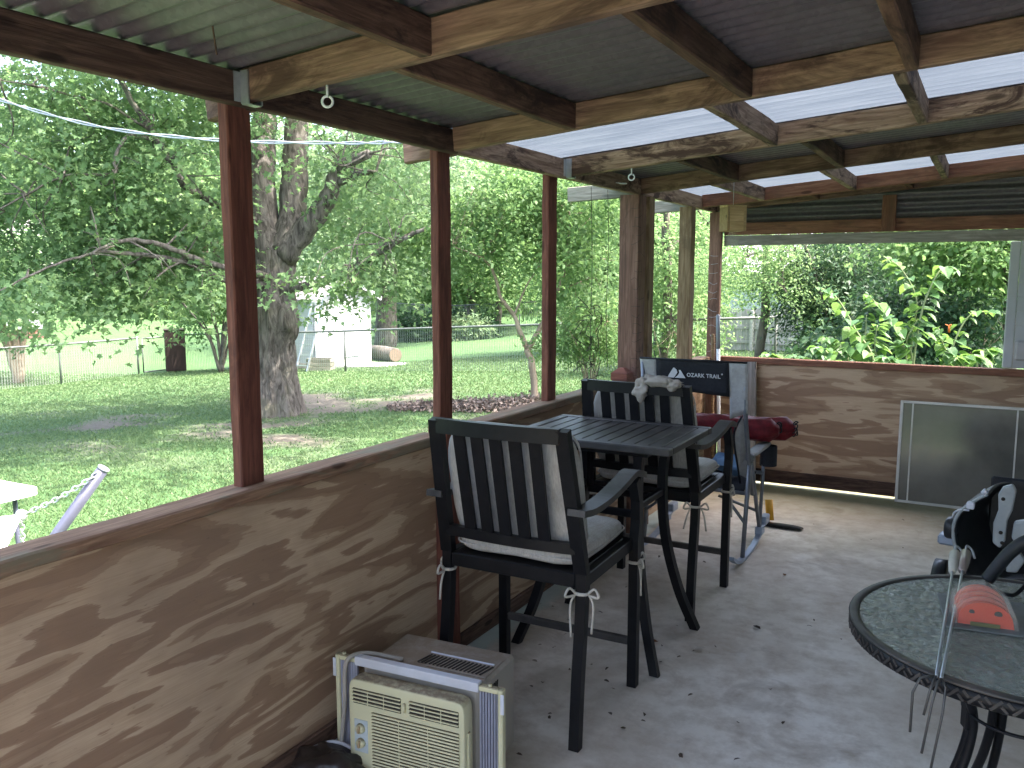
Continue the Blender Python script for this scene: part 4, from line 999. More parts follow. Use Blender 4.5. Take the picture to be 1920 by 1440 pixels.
M['fabric_grey'] = m_plain('grey_canvas', (.36, .355, .35), .85, 0, .12, 50, .15, (.24, .22, .20), .4)
M['alu'] = m_plain('grey_tube', (.20, .21, .23), .4, .6, .15, 20)
M['rocker_blue'] = m_plain('blue_grey_plastic', (.30, .36, .46), .35, .2, .1, 10)
M['red_cloth'] = m_plain('red_nylon', (.125, .006, .011), .6, 0, .35, 30, .6, spec=.25)
M['blue_cloth'] = m_plain('blue_bag', (.16, .27, .42), .7)

def superbox(c, r, e=.25, n=20, m=12, mod=None):
    V = []; F = []
    sg = lambda x, p: math.copysign(abs(x)**p, x)
    for i in range(m+1):
        ph = -math.pi/2+math.pi*i/m
        for k in range(n):
            th = 2*math.pi*k/n
            x, y, z = sg(math.cos(ph), e)*sg(math.cos(th), e), sg(math.cos(ph), e)*sg(math.sin(th), e), sg(math.sin(ph), e*2.2)
            p = np.array([x*r[0], y*r[1], z*r[2]])
            if mod is not None: p = mod(p)
            V.append(np.array(c)+p)
    for i in range(m):
        for k in range(n): F.append((i*n+k, i*n+(k+1) % n, (i+1)*n+(k+1) % n, (i+1)*n+k))
    return V, F

def strip(pts, w, t, axis=(1, 0, 0)):
    "flat bar swept along pts; w along axis, t across"
    P = np.array(pts, float); T = np.gradient(P, axis=0); T /= np.linalg.norm(T, axis=1)[:, None]; ax = np.array(axis, float)
    V = []; F = []
    for p, tt in zip(P, T):
        nn = np.cross(tt, ax); nn /= np.linalg.norm(nn)
        for a, b_ in ((-1, -1), (1, -1), (1, 1), (-1, 1)): V.append(p+ax*a*w/2+nn*b_*t/2)
    for i in range(len(P)-1):
        for k in range(4): F.append((i*4+k, i*4+(k+1) % 4, (i+1)*4+(k+1) % 4, (i+1)*4+k))
    m = len(P)-1; F += [(3, 2, 1, 0), (m*4, m*4+1, m*4+2, m*4+3)]
    return V, F

def bow(parent, p, rz=0., s=1., seed=0):
    "fabric tie knotted round a leg: one part"
    rg = random.Random(seed); mb = MB(); p = np.array(p)
    mb.tube([p+np.array([.024*math.cos(a), .024*math.sin(a), 0]) for a in np.linspace(0, 6.283, 13)], .006, 6)
    for k in (-1, 1):
        a = rz+k*1.0; d = np.array([math.cos(a), math.sin(a), 0])
        mb.tube(spline([p+d*.024, p+d*.05+[0, 0, .022], p+d*.065+[0, 0, -.004], p+d*.03+[0, 0, -.006]], 5), .0045, 6)
        mb.tube(spline([p+d*.026, p+d*.045+[0, 0, -.04], p+d*(.035+.03*rg.random())+[0, 0, -.10-.05*rg.random()]], 5), .0042, 6)
    return mb.build('cushion_tie', M['cord'], parent, True)

def bar_chair(loc, rz, label, seed):
    t = empty('patio_chair', loc, rz, label, 'chair', 'tall patio chairs at the slatted table')
    K = M['black']; hw = .262; hf = .282
    wx = lambda z: hw-.025*(z-.6)/.495                     # the back narrows towards the top
    yb = lambda z: -.205 - .115*((z-.58)/.52)               # lean of the back
    for s in (-1, 1):
        lower = spline([(s*(hw+.004), -.262, 0), (s*hw, -.235, .22), (s*hw, -.208, .45), (s*hw, -.204, .60)], 5)
        V, F = strip(lower, .036, .036); mesh('leg', V, F, K, t)
        V, F = strip([(s*wx(z), yb(z), z) for z in np.linspace(.6, 1.095, 6)], .046, .032); mesh('back_upright', V, F, K, t)
        fl_ = [(s*hf, .252, 0), (s*hf, .252, .58), (s*hf, .268, .66), (s*hf, .262, .74), (s*hf, .225, .822)]
        V, F = strip(fl_, .036, .036); mesh('leg', V, F, K, t)
        arm = spline([(s*(hw+.010), -.285, .822), (s*(hw+.014), -.20, .812), (s*(hw+.014), -.06, .815), (s*(hf+.004), .06, .842), (s*(hf+.006), .17, .862), (s*(hf+.006), .265, .838)], 5)
        V, F = strip(arm, .062, .022); mesh('armrest', V, F, M['black_top'], t)
        box('side_rail', (s*hw-.016, -.19, .545), (s*hw+.016, .235, .592), K, t, .003)
    # curved top rail, lower back rail and slats
    def arcx(z, n=13): return [(x, yb(z)-.022*(1-(x/hw)**2), z) for x in np.linspace(-wx(z)+.01, wx(z)-.01, n)]
    for z, h in ((1.074, .050), (.685, .036)):
        V, F = strip(arcx(z), h, .026, (0, 0, 1)); mesh('back_rail', V, F, K, t)
    for i in range(5):
        x = (-2+i)*.0715; yo = -.022*(1-(x/hw)**2)
        V, F = strip([(x, yb(z)+yo, z) for z in (.70, .80, .90, 1.0, 1.052)], .043, .012); mesh('back_slat', V, F, K, t)
    box('seat_rail', (-hw+.02, -.222, .545), (hw-.02, -.190, .595), K, t, .003); box('seat_rail', (-hf+.02, .225, .545), (hf-.02, .250, .590), K, t, .003)
    box('footrest', (-hf+.018, .240, .165), (hf-.018, .262, .195), M['black_top'], t, .003)
    box('seat_pan', (-hw+.018, -.188, .583), (hw-.018, .223, .592), K, t, .002)
    rg = random.Random(seed); q_ = rg.uniform(0, 9)
    V, F = superbox((0, .035, .632), (.248, .238, .038), .30, 28, 12, lambda p: p+np.array([0, 0, .008*mnoise.noise(Vector((p[0]*7+q_, p[1]*7, 0)))]))
    cs = mesh('seat_cushion', V, F, M['cushion'], t, True)
    V, F = superbox((0, 0, 0), (.246, .058, .235), .32, 28, 14, lambda p: p+np.array([0, .012*mnoise.noise(Vector((p[0]*6, p[2]*6, q_))), 0]))
    V = [(v[0], v[1]+yb(.84+v[2])+.084, .845+v[2]) for v in V]
    cb_ = mesh('back_cushion', V, F, M['cushion'], t, True)
    pipe = [(x_, yb(.845+z_)+.120, .845+z_) for x_, z_ in rrect(-.238, -.225, .238, .225, .07, 4)]; pipe.append(pipe[0])
    tube('piping', pipe, .004, M['cushion'], cb_, 6)
    pipe = [(x_, y_+.035, .630) for x_, y_ in rrect(-.248, -.236, .248, .236, .06, 4)]; pipe.append(pipe[0])
    tube('piping', pipe, .004, M['cushion'], cs, 6)
    for k, (x, y, a) in enumerate(((-hw, -.206, 3.6), (hw, -.206, -1.2), (hf, .252, .3), (-hf, .252, 2.6))): bow(t, (x, y, .53 if y < 0 else .50), a, 1, seed*7+k)
    return t
bar_chair((.445, 2.675, 0), R(1.5), 'tall black slat back chair beside the air conditioner', 1)
bar_chair((.455, 3.905, 0), R(0), 'black slat back chair behind the table with rag on top', 2)

# slatted bar table
tb = empty('bar_table', (.455, 3.31, 0), 0, 'square black slatted bar table between the two tall chairs', 'table')
TW, TD, TZ = .360, .278, .924
for a, b_ in (((-TW, -TD, TZ-.030), (TW, -TD+.045, TZ)), ((-TW, TD-.045, TZ-.030), (TW, TD, TZ)), ((-TW, -TD+.0455, TZ-.030), (-TW+.045, TD-.0455, TZ)), ((TW-.045, -TD+.0455, TZ-.030), (TW, TD-.0455, TZ))): box('table_frame', a, b_, M['black_top'], tb, .004)
ns = 11; x0 = -TW+.049; pw = (2*TW-.098)/ns
for i in range(ns): box('table_slat', (x0+i*pw+.0025, -TD+.049, TZ-.014), (x0+(i+1)*pw-.0025, TD-.049, TZ-.002), M['black_top'], tb, .002)
for s in (-1, 1):
    for r in (-1, 1):
        V, F = strip(spline([(s*.20, r*.17, .893), (s*.185, r*.15, .70), (s*.20, r*.16, .45), (s*.25, r*.205, .20), (s*.315, r*.262, .0)], 6), .036, .036); mesh('leg', V, F, M['black'], tb)
for r in (-1, 1): box('leg_stretcher', (-.165, r*.15-.012, .60), (.165, r*.15+.012, .63), M['black'], tb)
for s in (-1, 1): box('leg_stretcher', (s*.185-.012, -.135, .631), (s*.185+.012, .135, .66), M['black'], tb)
box('apron', (-.24, -.19, .862), (.24, .19, .8935), M['black'], tb)

# crumpled rag on the second chair
def crumple(name, c, r, mat, seed, parent=None, amp=.35, fr=9., n=40, m=24):
    def mod(p):
        k = 1+amp*mnoise.noise(Vector((p[0]*fr+seed, p[1]*fr, p[2]*fr)))+amp*.6*mnoise.noise(Vector((p[0]*fr*2.4, p[1]*fr*2.4+seed, p[2]*fr*2.4)))
        return p*k
    V, F = superbox((0, 0, 0), r, .8, n, m, mod); zmin = min(v[2] for v in V)
    o = mesh(name, V, F, mat, parent, True); o.location = c; return o
M['rag'] = m_plain('dirty_rag', (.33, .29, .25), .95, 0, .2, 24, .3, (.20, .16, .13), .6)
rag = empty('rag', (.565, 3.59, 1.098), 0, 'crumpled off white rag draped on the rear chair back', 'rag')
crumple('cloth_heap', (0, .0, .012), (.105, .038, .022), M['rag'], 3, rag, .7, 18); crumple('cloth_fold', (-.075, -.028, -.025), (.035, .02, .05), M['rag'], 8, rag, .6, 22); crumple('cloth_fold', (.07, -.02, .0), (.045, .03, .024), M['rag'], 12, rag, .6, 24)
# snack bag on that chair's seat
bg = empty('paper_packet', (.60, 3.90, .672), R(20), 'white packet with green print left on the rear chair', 'packet')
V, F = superbox((0, 0, .085), (.065, .03, .085), .35, 20, 12, lambda p: p*np.array([1, max(.15, 1-max(0, p[2])*11), 1])+np.array([.008*mnoise.noise(Vector((p[0]*30, p[2]*30, 1))), 0, 0]))
mp = N('printed_packet'); _v = mp.coords((1, 1, 1), False); M['packet'] = mp.fin(mp.bsdf(Base_Color=mp.ramp(mp.noise(_v, 14, 3, .5), [(.48, (.70, .70, .66)), (.56, (.10, .17, .06)), (.66, (.62, .64, .58))]), Roughness=.5))
mesh('packet_body', V, F, M['packet'], bg, True); box('crimped_top', (-.06, -.004, .163), (.06, .004, .182), M['white_paint'], bg, .002)

# rocking camp chair
rk = empty('camp_rocking_chair', (.43, 4.75, 0), 0, 'folding camp rocking chair with black and grey back panel', 'chair')
HW = .29
def P_(x, y, z): return (x, y, z)
for s in (-1, 1):
    x = s*HW
    arc = spline([(x, -.40, .085), (x, -.28, .03), (x, -.10, .008), (x, .10, .022), (x, .24, .06), (x, .36, .115)], 6)
    V, F = strip(arc, .030, .018); rkr = mesh('rocker', V, F, M['rocker_blue'], rk)
    box('rocker_tip', (x-.021, .30, .082), (x+.021, .40, .135), M['rocker_blue'], rkr, .006); box('rocker_clip', (x-.022, .20, .048), (x+.022, .27, .098), M['rocker_blue'], rkr, .005)
    tube('frame_tube', [(x, -.16, .015), (x, -.07, .57)], .0125, M['alu'], rk, 10)
    tube('frame_tube', [(x, .235, .07), (x, -.06, .57)], .0125, M['alu'], rk, 10)
    tube('back_tube', [(x, .02, .34), (x, -.10, .58), (x, -.20, .82), (x, -.235, 1.112)], .0125, M['alu'], rk, 10)
    tube('hinge', [(x-.02, -.065, .57), (x+.02, -.065, .57)], .022, M['alu'], rk, 10)
    tube('brace', [(x, -.135, .21), (x*.2, .03, .40), (-x*.5, .10, .43)], .009, M['alu'], rk, 8); tube('brace', [(x, .15, .21), (x*.3, .05, .30)], .009, M['alu'], rk, 8)
    V, F = superbox((x, .14, .585), (.032, .20, .014), .35, 20, 8); mesh('armrest', V, F, M['fabric_grey'], rk, True)
    tube('arm_post', [(x, .28, .575), (x, .22, .06)], .011, M['alu'], rk, 8)
tube('seat_tube', [(-HW, .24, .42), (HW, .24, .42)], .0115, M['alu'], rk, 8); tube('seat_tube', [(-HW, -.06, .36), (HW, -.06, .36)], .0115, M['alu'], rk, 8)
def fabric(name, pts, mat, thick=.004, nx=14, sag=0.):
    "quad sheet A,B,C,D with a little sag and real thickness"
    A, B, C, D = [np.array(p, float) for p in pts]; V = []; F = []; ny = 8
    nn = np.cross(B-A, D-A); nn /= np.linalg.norm(nn)
    for side in (0, 1):
        for j in range(ny+1):
            for i in range(nx+1):
                u_, v_ = i/nx, j/ny; p = A*(1-u_)*(1-v_)+B*u_*(1-v_)+C*u_*v_+D*(1-u_)*v_
                p = p-nn*sag*math.sin(math.pi*u_)+nn*.006*mnoise.noise(Vector((p[0]*14, p[1]*14, p[2]*20)))+nn*thick*(side-.5); V.append(p)
    n1 = (nx+1)*(ny+1); W = nx+1
    for j in range(ny):
        for i in range(nx):
            a = j*W+i; F.append((a, a+W, a+W+1, a+1)); F.append((n1+a, n1+a+1, n1+a+W+1, n1+a+W))
    per = [(i, i+1) for i in range(nx)]+[(ny*W+i+1, ny*W+i) for i in range(nx)]+[((j+1)*W, j*W) for j in range(ny)]+[(j*W+nx, (j+1)*W+nx) for j in range(ny)]
    for a, b_ in per: F.append((a, b_, n1+b_, n1+a))
    return V, F
yt, yl = -.252, -.222
V, F = fabric('b', [(-HW+.085, yl, .945), (HW-.085, yl, .925), (HW-.085, yt, 1.118), (-HW+.085, yt, 1.118)], None, sag=.006)
bk = mesh('backrest', V, F, M['fabric_black'], rk, True)
for s in (-1, 1):
    xa, xb = (-HW-.012, -HW+.085) if s < 0 else (HW-.085, HW+.014)
    V, F = fabric('b', [(xa, yl+.03, .80 if s > 0 else .94), (xb, yl+.01, .84 if s > 0 else .94), (xb, yt+.001, 1.117), (xa, yt+.001, 1.117)], None, nx=5); mesh('side_panel', V, F, M['fabric_grey'], rk, True)
tube('top_binding', [(-HW-.01, yt, 1.118), (HW+.012, yt, 1.118)], .006, M['fabric_black'], rk, 6)
# wing panels from back to seat, black piped
for s in (1, -1):
    pts = [(s*(HW-.055), -.215, .93), (s*(HW-.02), -.20, .82), (s*(HW-.075), -.14, .70), (s*(HW-.075), .0, .45), (s*(HW-.01), .03, .42), (s*(HW+.0), -.08, .66)]
    V = [np.array(p)+np.array([0, o_, 0]) for o_ in (0, .004) for p in pts]; n = len(pts)
    mesh('wing_panel', V, [tuple(range(n)), tuple(range(2*n-1, n-1, -1))]+[(i, (i+1) % n, n+(i+1) % n, n+i) for i in range(n)], M['fabric_grey'], rk)
    tube('wing_piping', spline([pts[1], pts[2], pts[3], (s*(HW-.08), .05, .385)], 6), .006, M['fabric_black'], rk, 6)
V, F = fabric('s', [(-HW+.03, -.06, .375), (HW-.03, -.06, .375), (HW-.03, .235, .425), (-HW+.03, .235, .425)], None, sag=.02); mesh('seat', V, F, M['fabric_black'], rk, True)
# lettering and emblem printed on the back panel
wm = m_plain('white_print', (.62, .62, .64), .7)
def letters(txt, loc, size, mat, parent, rot, sx=1.):
    c = bpy.data.curves.new('lettering', 'FONT'); c.body = txt; c.size = size; c.extrude = .0006; c.offset = size*.012; c.resolution_u = 3; c.space_character = 1.06
    o = bpy.data.objects.new('lettering', c); COL.objects.link(o); c.materials.append(mat); o.parent = parent; o.location = loc; o.rotation_euler = rot; o.scale = (sx, 1, 1)
    bpy.context.view_layer.update(); me = bpy.data.meshes.new_from_object(o.evaluated_get(bpy.context.evaluated_depsgraph_get()))
    m_ = bpy.data.objects.new('lettering', me); COL.objects.link(m_); m_.parent = parent; m_.location = loc; m_.rotation_euler = rot; m_.scale = (sx, 1, 1)
    if not me.materials: me.materials.append(mat)
    bpy.data.objects.remove(o); return m_
tl = math.atan2(.03, .18)
yp = lambda z: yl+(yt-yl)*(z-.935)/.183
letters('OZARK TRAIL', (-.026, yp(1.028)-.0145, 1.026), .031, wm, bk, (R(90)-tl*.0+.16, 0, R(-1.0)), .92)
letters('\u00ae', (.166, yp(1.048)-.0145, 1.045), .012, wm, bk, (R(90)+.16, 0, 0))
def emblem(pts, name, off): return mesh(name, [(x, yp(z)-off, z) for x, z in pts]+[(x, yp(z)-off+.002, z) for x, z in pts], [tuple(range(len(pts))), tuple(range(2*len(pts)-1, len(pts)-1, -1))]+[(i, len(pts)+i, len(pts)+(i+1) % len(pts), (i+1) % len(pts)) for i in range(len(pts))], wm, bk)
emblem([(-.138, 1.016), (-.100, 1.016), (-.087, 1.034), (-.079, 1.046), (-.084, 1.062), (-.096, 1.072), (-.102, 1.072)], 'mountain_emblem', .0135)
emblem([(-.094, 1.016), (-.034, 1.016), (-.061, 1.060), (-.071, 1.061), (-.068, 1.045), (-.078, 1.030)], 'mountain_emblem', .0135)
# cup holder hanging from the arm
ch = MB(); pts = [(HW+.02+.05*math.cos(a), .30+.05*math.sin(a)) for a in np.linspace(0, 6.283, 17)[:-1]]; n = 16
V = [(x, y, .575) for x, y in pts]+[(x*1.0, y, .455) for x, y in pts]+[((x-HW-.02)*.9+HW+.02, (y-.30)*.9+.30, .575) for x, y in pts]
mesh('cup_holder', V, [(i, n+i, n+(i+1) % n, (i+1) % n) for i in range(n)]+[tuple(range(2*n-1, n-1, -1))]+[(i, (i+1) % n, 2*n+(i+1) % n, 2*n+i) for i in range(n)], M['fabric_black'], rk)

# red folded chair bags laid across the rocker's arms
rb = empty('red_bundle', (.62, 5.02, .60), R(8), 'two red drawstring bundles lying across the rocker arms', 'bundle')
def bundle(y0, z0, x0, x1, r, seed):
    xs = np.linspace(x0, x1, 26); V = []; n = 22
    for x in xs:
        k = (x-x0)/(x1-x0); rr = r*(.55+.45*min(1, 8*k+.4))*(1 if k < .92 else max(.35, 1-(k-.92)*7))
        for j in range(n):
            a = 2*math.pi*j/n; q_ = rr*(1+.22*mnoise.noise(Vector((x*9, math.cos(a)*1.6+seed, math.sin(a)*1.6)))+.08*math.sin(7*a+x*20))
            V.append((x, y0+q_*math.cos(a), z0+q_*math.sin(a)*.9))
    F = [(i*n+j, i*n+(j+1) % n, (i+1)*n+(j+1) % n, (i+1)*n+j) for i in range(25) for j in range(n)]+[tuple(range(n-1, -1, -1)), tuple(25*n+j for j in range(n))]
    o = mesh('fabric_roll', V, F, M['red_cloth'], rb, True)
    rg = random.Random(seed)
    for k in range(4):
        a = rg.uniform(0, 6.28); tube('drawstring', spline([(x1-.05, y0+.02*math.cos(a), z0+.02*math.sin(a)), (x1+.01, y0+.04*math.cos(a), z0+.05*math.sin(a)), (x1-.005, y0+.05*math.cos(a+1), z0+.05*math.sin(a+1)), (x1-.04, y0+.03, z0-.02)], 5), .004, M['fabric_black'], o, 5)
bundle(-.03, .075, -.42, .18, .074, 2); bundle(.10, .065, -.40, .265, .074, 9)
# blue bag on the rocker's seat and a yellow handle below it
bl = crumple('blue_bag', (.56, 4.90, .475), (.13, .09, .055), M['blue_cloth'], 21, None, .4, 9); tag(bl, 'crumpled pale blue bag on the rocking chair seat', 'bag')
yh = empty('yellow_tool', (.70, 5.35, 0), 0, 'yellow handled tool lying under the rocking chair', 'tool')
tube('handle', [(0, 0, .035), (-.02, .03, .16)], .024, m_plain('yellow_plastic', (.70, .36, .03), .5), yh, 10); mb = MB(); mb.add(*superbox((.08, -.02, .014), (.13, .03, .013), .5, 16, 8)); mb.build('blade', M['black'], yh, True)

# ------------------------------------------------------------------ window air conditioner on the floor
ac = empty('air_conditioner', (.335, 2.055, 0), R(5), 'dirty cream window air conditioner on the floor by the wall', 'air conditioner')
def m_cream(name, base, dust, f=.8):
    q = N(name); v = q.coords((1, 1, 1), False); geo = q.n('NewGeometry'); nz = q.n('SeparateXYZ', {0: geo.outputs['Normal']}).outputs[2]
    d = q.noise(v, 26, 7, .75); up = q.n('MapRange', {0: nz, 1: .25, 2: .9}).outputs[0]
    top = q.n('Math', {0: up, 1: q.n('MapRange', {0: d, 1: .30, 2: .55, 3: .25, 4: 1.}).outputs[0]}, operation='MULTIPLY').outputs[0]
    c = q.mix(q.ramp(q.noise(v, 9, 5, .6), [(.4, 0.), (.75, .25)]), base, tuple(a*.72 for a in base))
    c = q.mix(q.n('Math', {0: top, 1: f}, operation='MULTIPLY').outputs[0], c, dust)
    return q.fin(q.bsdf(Base_Color=c, Roughness=.5, Normal=q.bump(d, .12, .003)))
M['cream'] = m_cream('aged_cream_plastic', (.64, .60, .38), (.17, .12, .068), .95)
M['casing'] = m_cream('dusty_casing', (.40, .36, .305), (.25, .19, .135), .9)
M['acwhite'] = m_plain('white_strip', (.60, .61, .66), .5, 0, .05, 10, .05, (.45, .43, .42), .35)
M['slot'] = m_plain('dark_slot', (.030, .026, .022), .9)
M['accordion'] = m_plain('accordion_plastic', (.50, .50, .58), .5, 0, .08, 20, .05, (.33, .31, .33), .4)
BW, BH, BD = .212, .318, .285                              # casing half width, height, depth behind the frame
box('casing', (-BW, .012, .0), (BW, BD, BH), M['casing'], ac, .010)
# raised top panel with vent slots
box('top_panel', (-.02, .085, BH+.0005), (BW-.012, .215, BH+.004), M['casing'], ac, .003)
for i in range(17): mb = MB(); x = -.045+i*.0142; mb.bar((x-.006, .092, BH+.0052), (x+.010, .158, BH+.0052), .0062, .0022); mb.build('vent_slot', M['slot'], ac)
box('vent_lip', (-.045, .168, BH+.0042), (.19, .173, BH+.009), M['acwhite'], ac, .001)
for i in range(7): mb = MB(); mb.bar((BW+.0012, .06+i*.012, .20), (BW+.0012, .075+i*.012, .29), .0022, .006, up=(0, 1, 0)); mb.build('vent_slot', M['slot'], ac)
# side curtains in their frame
FW, FZ0, FZ1 = .305, .012, .345
for s in (-1, 1):
    xa, xb = (-FW, -BW-.014) if s < 0 else (BW+.014, FW)
    x_a, x_b = (xa+.016, xb+.004) if s < 0 else (xa-.004, xb-.016); npl = 7; pw_ = (x_b-x_a)/npl
    box('pleat_gap_shade', (x_a, .002, FZ0+.018), (x_b, .004, FZ1-.018), m_plain('pleat_shadow', (.10, .10, .125), .8), ac, 0)  # dark sheet standing in for the shade between the pleats
    for i in range(npl):
        x_ = x_a+i*pw_; V = [(x_+.0004, -.001, z_) for z_ in (FZ0+.019, FZ1-.019)]+[(x_+pw_*.45, -.009, z_) for z_ in (FZ0+.019, FZ1-.019)]+[(x_+pw_*.74, -.001, z_) for z_ in (FZ0+.019, FZ1-.019)]
        mesh('pleat', V, [(0, 2, 3, 1), (2, 4, 5, 3), (0, 1, 5, 4)], M['accordion'], ac)
    xo = -FW if s < 0 else FW-.016
    box('side_frame', (xo, -.012, FZ0), (xo+.016, .012, FZ1), M['cream'], ac, .003)
    box('frame_end', (xo-.006 if s < 0 else xo+.010, -.016, FZ1-.075), (xo+.006 if s < 0 else xo+.022, -.0125, FZ1-.012), M['acwhite'], ac, .001)
    box('frame_rail', (xa+.016 if s < 0 else xa-.012, -.010, FZ1-.018), (xb+.012 if s < 0 else xb-.016, .010, FZ1), M['cream'], ac, .003)
    box('frame_rail', (xa+.016 if s < 0 else xa, -.010, FZ0), (xb if s < 0 else xb-.016, .010, FZ0+.018), M['cream'], ac, .003)
    tube('frame_peg', [(xo+.03*(-s), 0, FZ1), (xo+.03*(-s), 0, FZ1+.008)], .006, M['cream'], ac)
box('top_rail', (-.225, -.016, FZ1-.022), (.225, .0115, FZ1+.008), M['acwhite'], ac, .002)
# front bezel: a cream shell with a bowed, dusty top edge
Z0, Z1, YF = .008, .312, -.075
V, F = superbox((0, 0, 0), (BW-.004, .030, (Z1-Z0)/2), .10, 40, 16)
bz = mesh('front_grille', [(v[0], v[1]-.046, v[2]+(Z0+Z1)/2) for v in V], F, M['cream'], ac, True)
yf = -.0765
# discharge louvres: two dark openings with thin vanes
for a, b_ in ((-.190, -.012), (.018, .190)):
    box('louvre_opening', (a, yf-.0012, .232), (b_, yf+.004, .283), M['slot'], bz, .002)
    for k in range(4):
        z = .2385+k*.0125; mb = MB(); mb.bar((a, yf-.0035, z+.003), (b_, yf-.0035, z+.003), .005, .0042); mb.build('louvre_vane', M['cream'], bz)
    for x in np.linspace(a, b_, 4)[1:-1]: box('louvre_divider', (x-.0014, yf-.007, .232), (x+.0014, yf-.0062, .283), M['cream'], bz, .0003)
tube('louvre_lever', [(.003, yf-.006, .243), (.003, yf-.006, .272)], .004, M['cream'], bz)
# intake grille
box('intake_opening', (-.118, yf-.0008, .020), (.190, yf+.004, .215), M['slot'], bz, .001)
for k in range(18):
    z = .0255+k*.0109; mb = MB(); mb.bar((-.120, yf-.0030, z), (.192, yf-.0030, z), .0048, .0060); mb.build('intake_bar', M['cream'], bz)
for x in (-.018, .086): box('intake_rib', (x-.0014, yf-.0068, .020), (x+.0014, yf-.0058, .215), M['cream'], bz, .0003)
# controls
box('control_plate', (-.187, yf-.0012, .070), (-.137, yf+.002, .180), m_plain('pale_blue_plate', (.47, .52, .52), .5), bz, .001)
for z in (.152, .103):
    kn = tube('knob', [(-.162, yf-.001, z), (-.162, yf-.012, z)], [.0165, .0145], M['cream'], bz, 16); mb = MB(); mb.bar((-.163, yf-.016, z-.010), (-.159, yf-.016, z+.012), .008, .006, up=(1, 0, 0)); mb.build('pointer', m_plain('tan_pointer', (.46, .33, .19), .6), kn)
box('badge', (-.125, yf-.002, .0105), (-.06, yf+.001, .017), M['acwhite'], bz, .001)
box('side_latch', (BW-.008, -.055, .05), (BW+.001, -.040, .21), M['cream'], ac, .002)
# power cord draped over the frame
tube('power_cord', spline([(-.10, .08, .326), (-.20, .04, .345), (-.235, -.018, .352), (-.252, -.03, .31), (-.255, -.032, .20), (-.268, -.032, .09), (-.266, -.05, .02), (-.22, -.12, .010), (-.05, -.20, .008)], 8), .0075, m_plain('grey_cord', (.38, .34, .29), .7), ac, 8)
# dark crumpled bag with a pale edge beside it
pb = empty('bin_bag', (.10, 1.93, .0), 0, 'crumpled dark plastic bag beside the air conditioner', 'bag')
crumple('bag_body', (0, -.03, .035), (.11, .09, .04), m_plain('dark_plastic', (.030, .022, .020), .4), 31, pb, .5, 16)
tube('pale_rim', spline([(-.13, .0, .03), (-.06, .055, .055), (.03, .06, .05), (.10, .055, .04)], 6), .006, M['acwhite'], pb, 6)

# ------------------------------------------------------------------ round glass table
gtb = empty('glass_table', (1.966, 2.328, 0), 0, 'round patio table with rippled glass and woven black rim', 'table')
RZ, RR = .716, .402
def lathe(prof, n=64):
    V = [(r*math.cos(2*math.pi*k/n), r*math.sin(2*math.pi*k/n), z) for r, z in prof for k in range(n)]; m = len(prof)
    return V, [(i*n+k, i*n+(k+1) % n, ((i+1) % m)*n+(k+1) % n, ((i+1) % m)*n+k) for i in range(m) for k in range(n)]
V, F = lathe([(RR-.026, RZ-.004), (RR-.024, RZ+.001), (RR-.004, RZ+.002), (RR, RZ-.002), (RR-.004, RZ-.006), (RR-.022, RZ-.010)])
rim = mesh('rim', V, F, M['black_top'], gtb, True)
V, F = lathe([(RR-.010, RZ-.006), (RR-.003, RZ-.008), (RR-.003, RZ-.036), (RR-.010, RZ-.040), (RR-.016, RZ-.036), (RR-.016, RZ-.010)])
ap = mesh('rim_apron', V, F, M['black'], gtb, True)
mb = MB(); nw = 120
for k in range(nw):                                           # basket weave raised on the apron
    a = 2*math.pi*k/nw; da = 2*math.pi/nw
    for j, (z0, z1) in enumerate(((RZ-.022, RZ-.010), (RZ-.034, RZ-.022))):
        aa = a+(j % 2)*da*.5; sgn = 1 if (k+j) % 2 else -1
        p = np.array([(RR-.003)*math.cos(aa), (RR-.003)*math.sin(aa), z0]); q_ = np.array([(RR-.003)*math.cos(aa+da*.55), (RR-.003)*math.sin(aa+da*.55), z1])
        if sgn < 0: p[2], q_[2] = q_[2], p[2]
        mb.bar(p, q_, .006, .004, up=(math.cos(a), math.sin(a), 0))
o = mb.build('weave', M['black_top'], gtb); o['kind'] = 'stuff'
def m_glass():
    q = N('rippled_glass'); v = q.coords((1, 1, 1), False)
    n1 = q.n('TexVoronoi', {'Vector': q.coords((1, .55, 1), False), 'Scale': 62., 'Smoothness': 1.}, feature='SMOOTH_F1').outputs[0]
    n2 = q.noise(v, 48, 3, .55, .8); h = q.n('Math', {0: n1, 1: n2}, operation='ADD').outputs[0]
    b = q.bsdf(Base_Color=(.62, .70, .66), Roughness=.10, IOR=1.45, Transmission_Weight=.8, Normal=q.bump(h, .9, .012))
    dust = q.n('BsdfDiffuse', {'Color': (.36, .36, .31, 1)})
    f = q.ramp(q.noise(v, 7, 6, .65), [(.3, .12), (.7, .38)])
    return q.fin(q.n('MixShader', {0: f, 1: b.outputs[0], 2: dust.outputs[0]}))
M['glass'] = m_glass()
n = 64; V = [((RR-.0265)*math.cos(2*math.pi*k/n), (RR-.0265)*math.sin(2*math.pi*k/n), z) for z in (RZ-.001, RZ-.007) for k in range(n)]
mesh('glass_top', V, [tuple(range(n)), tuple(range(2*n-1, n-1, -1))]+[(n+k, n+(k+1) % n, (k+1) % n, k) for k in range(n)], M['glass'], gtb)
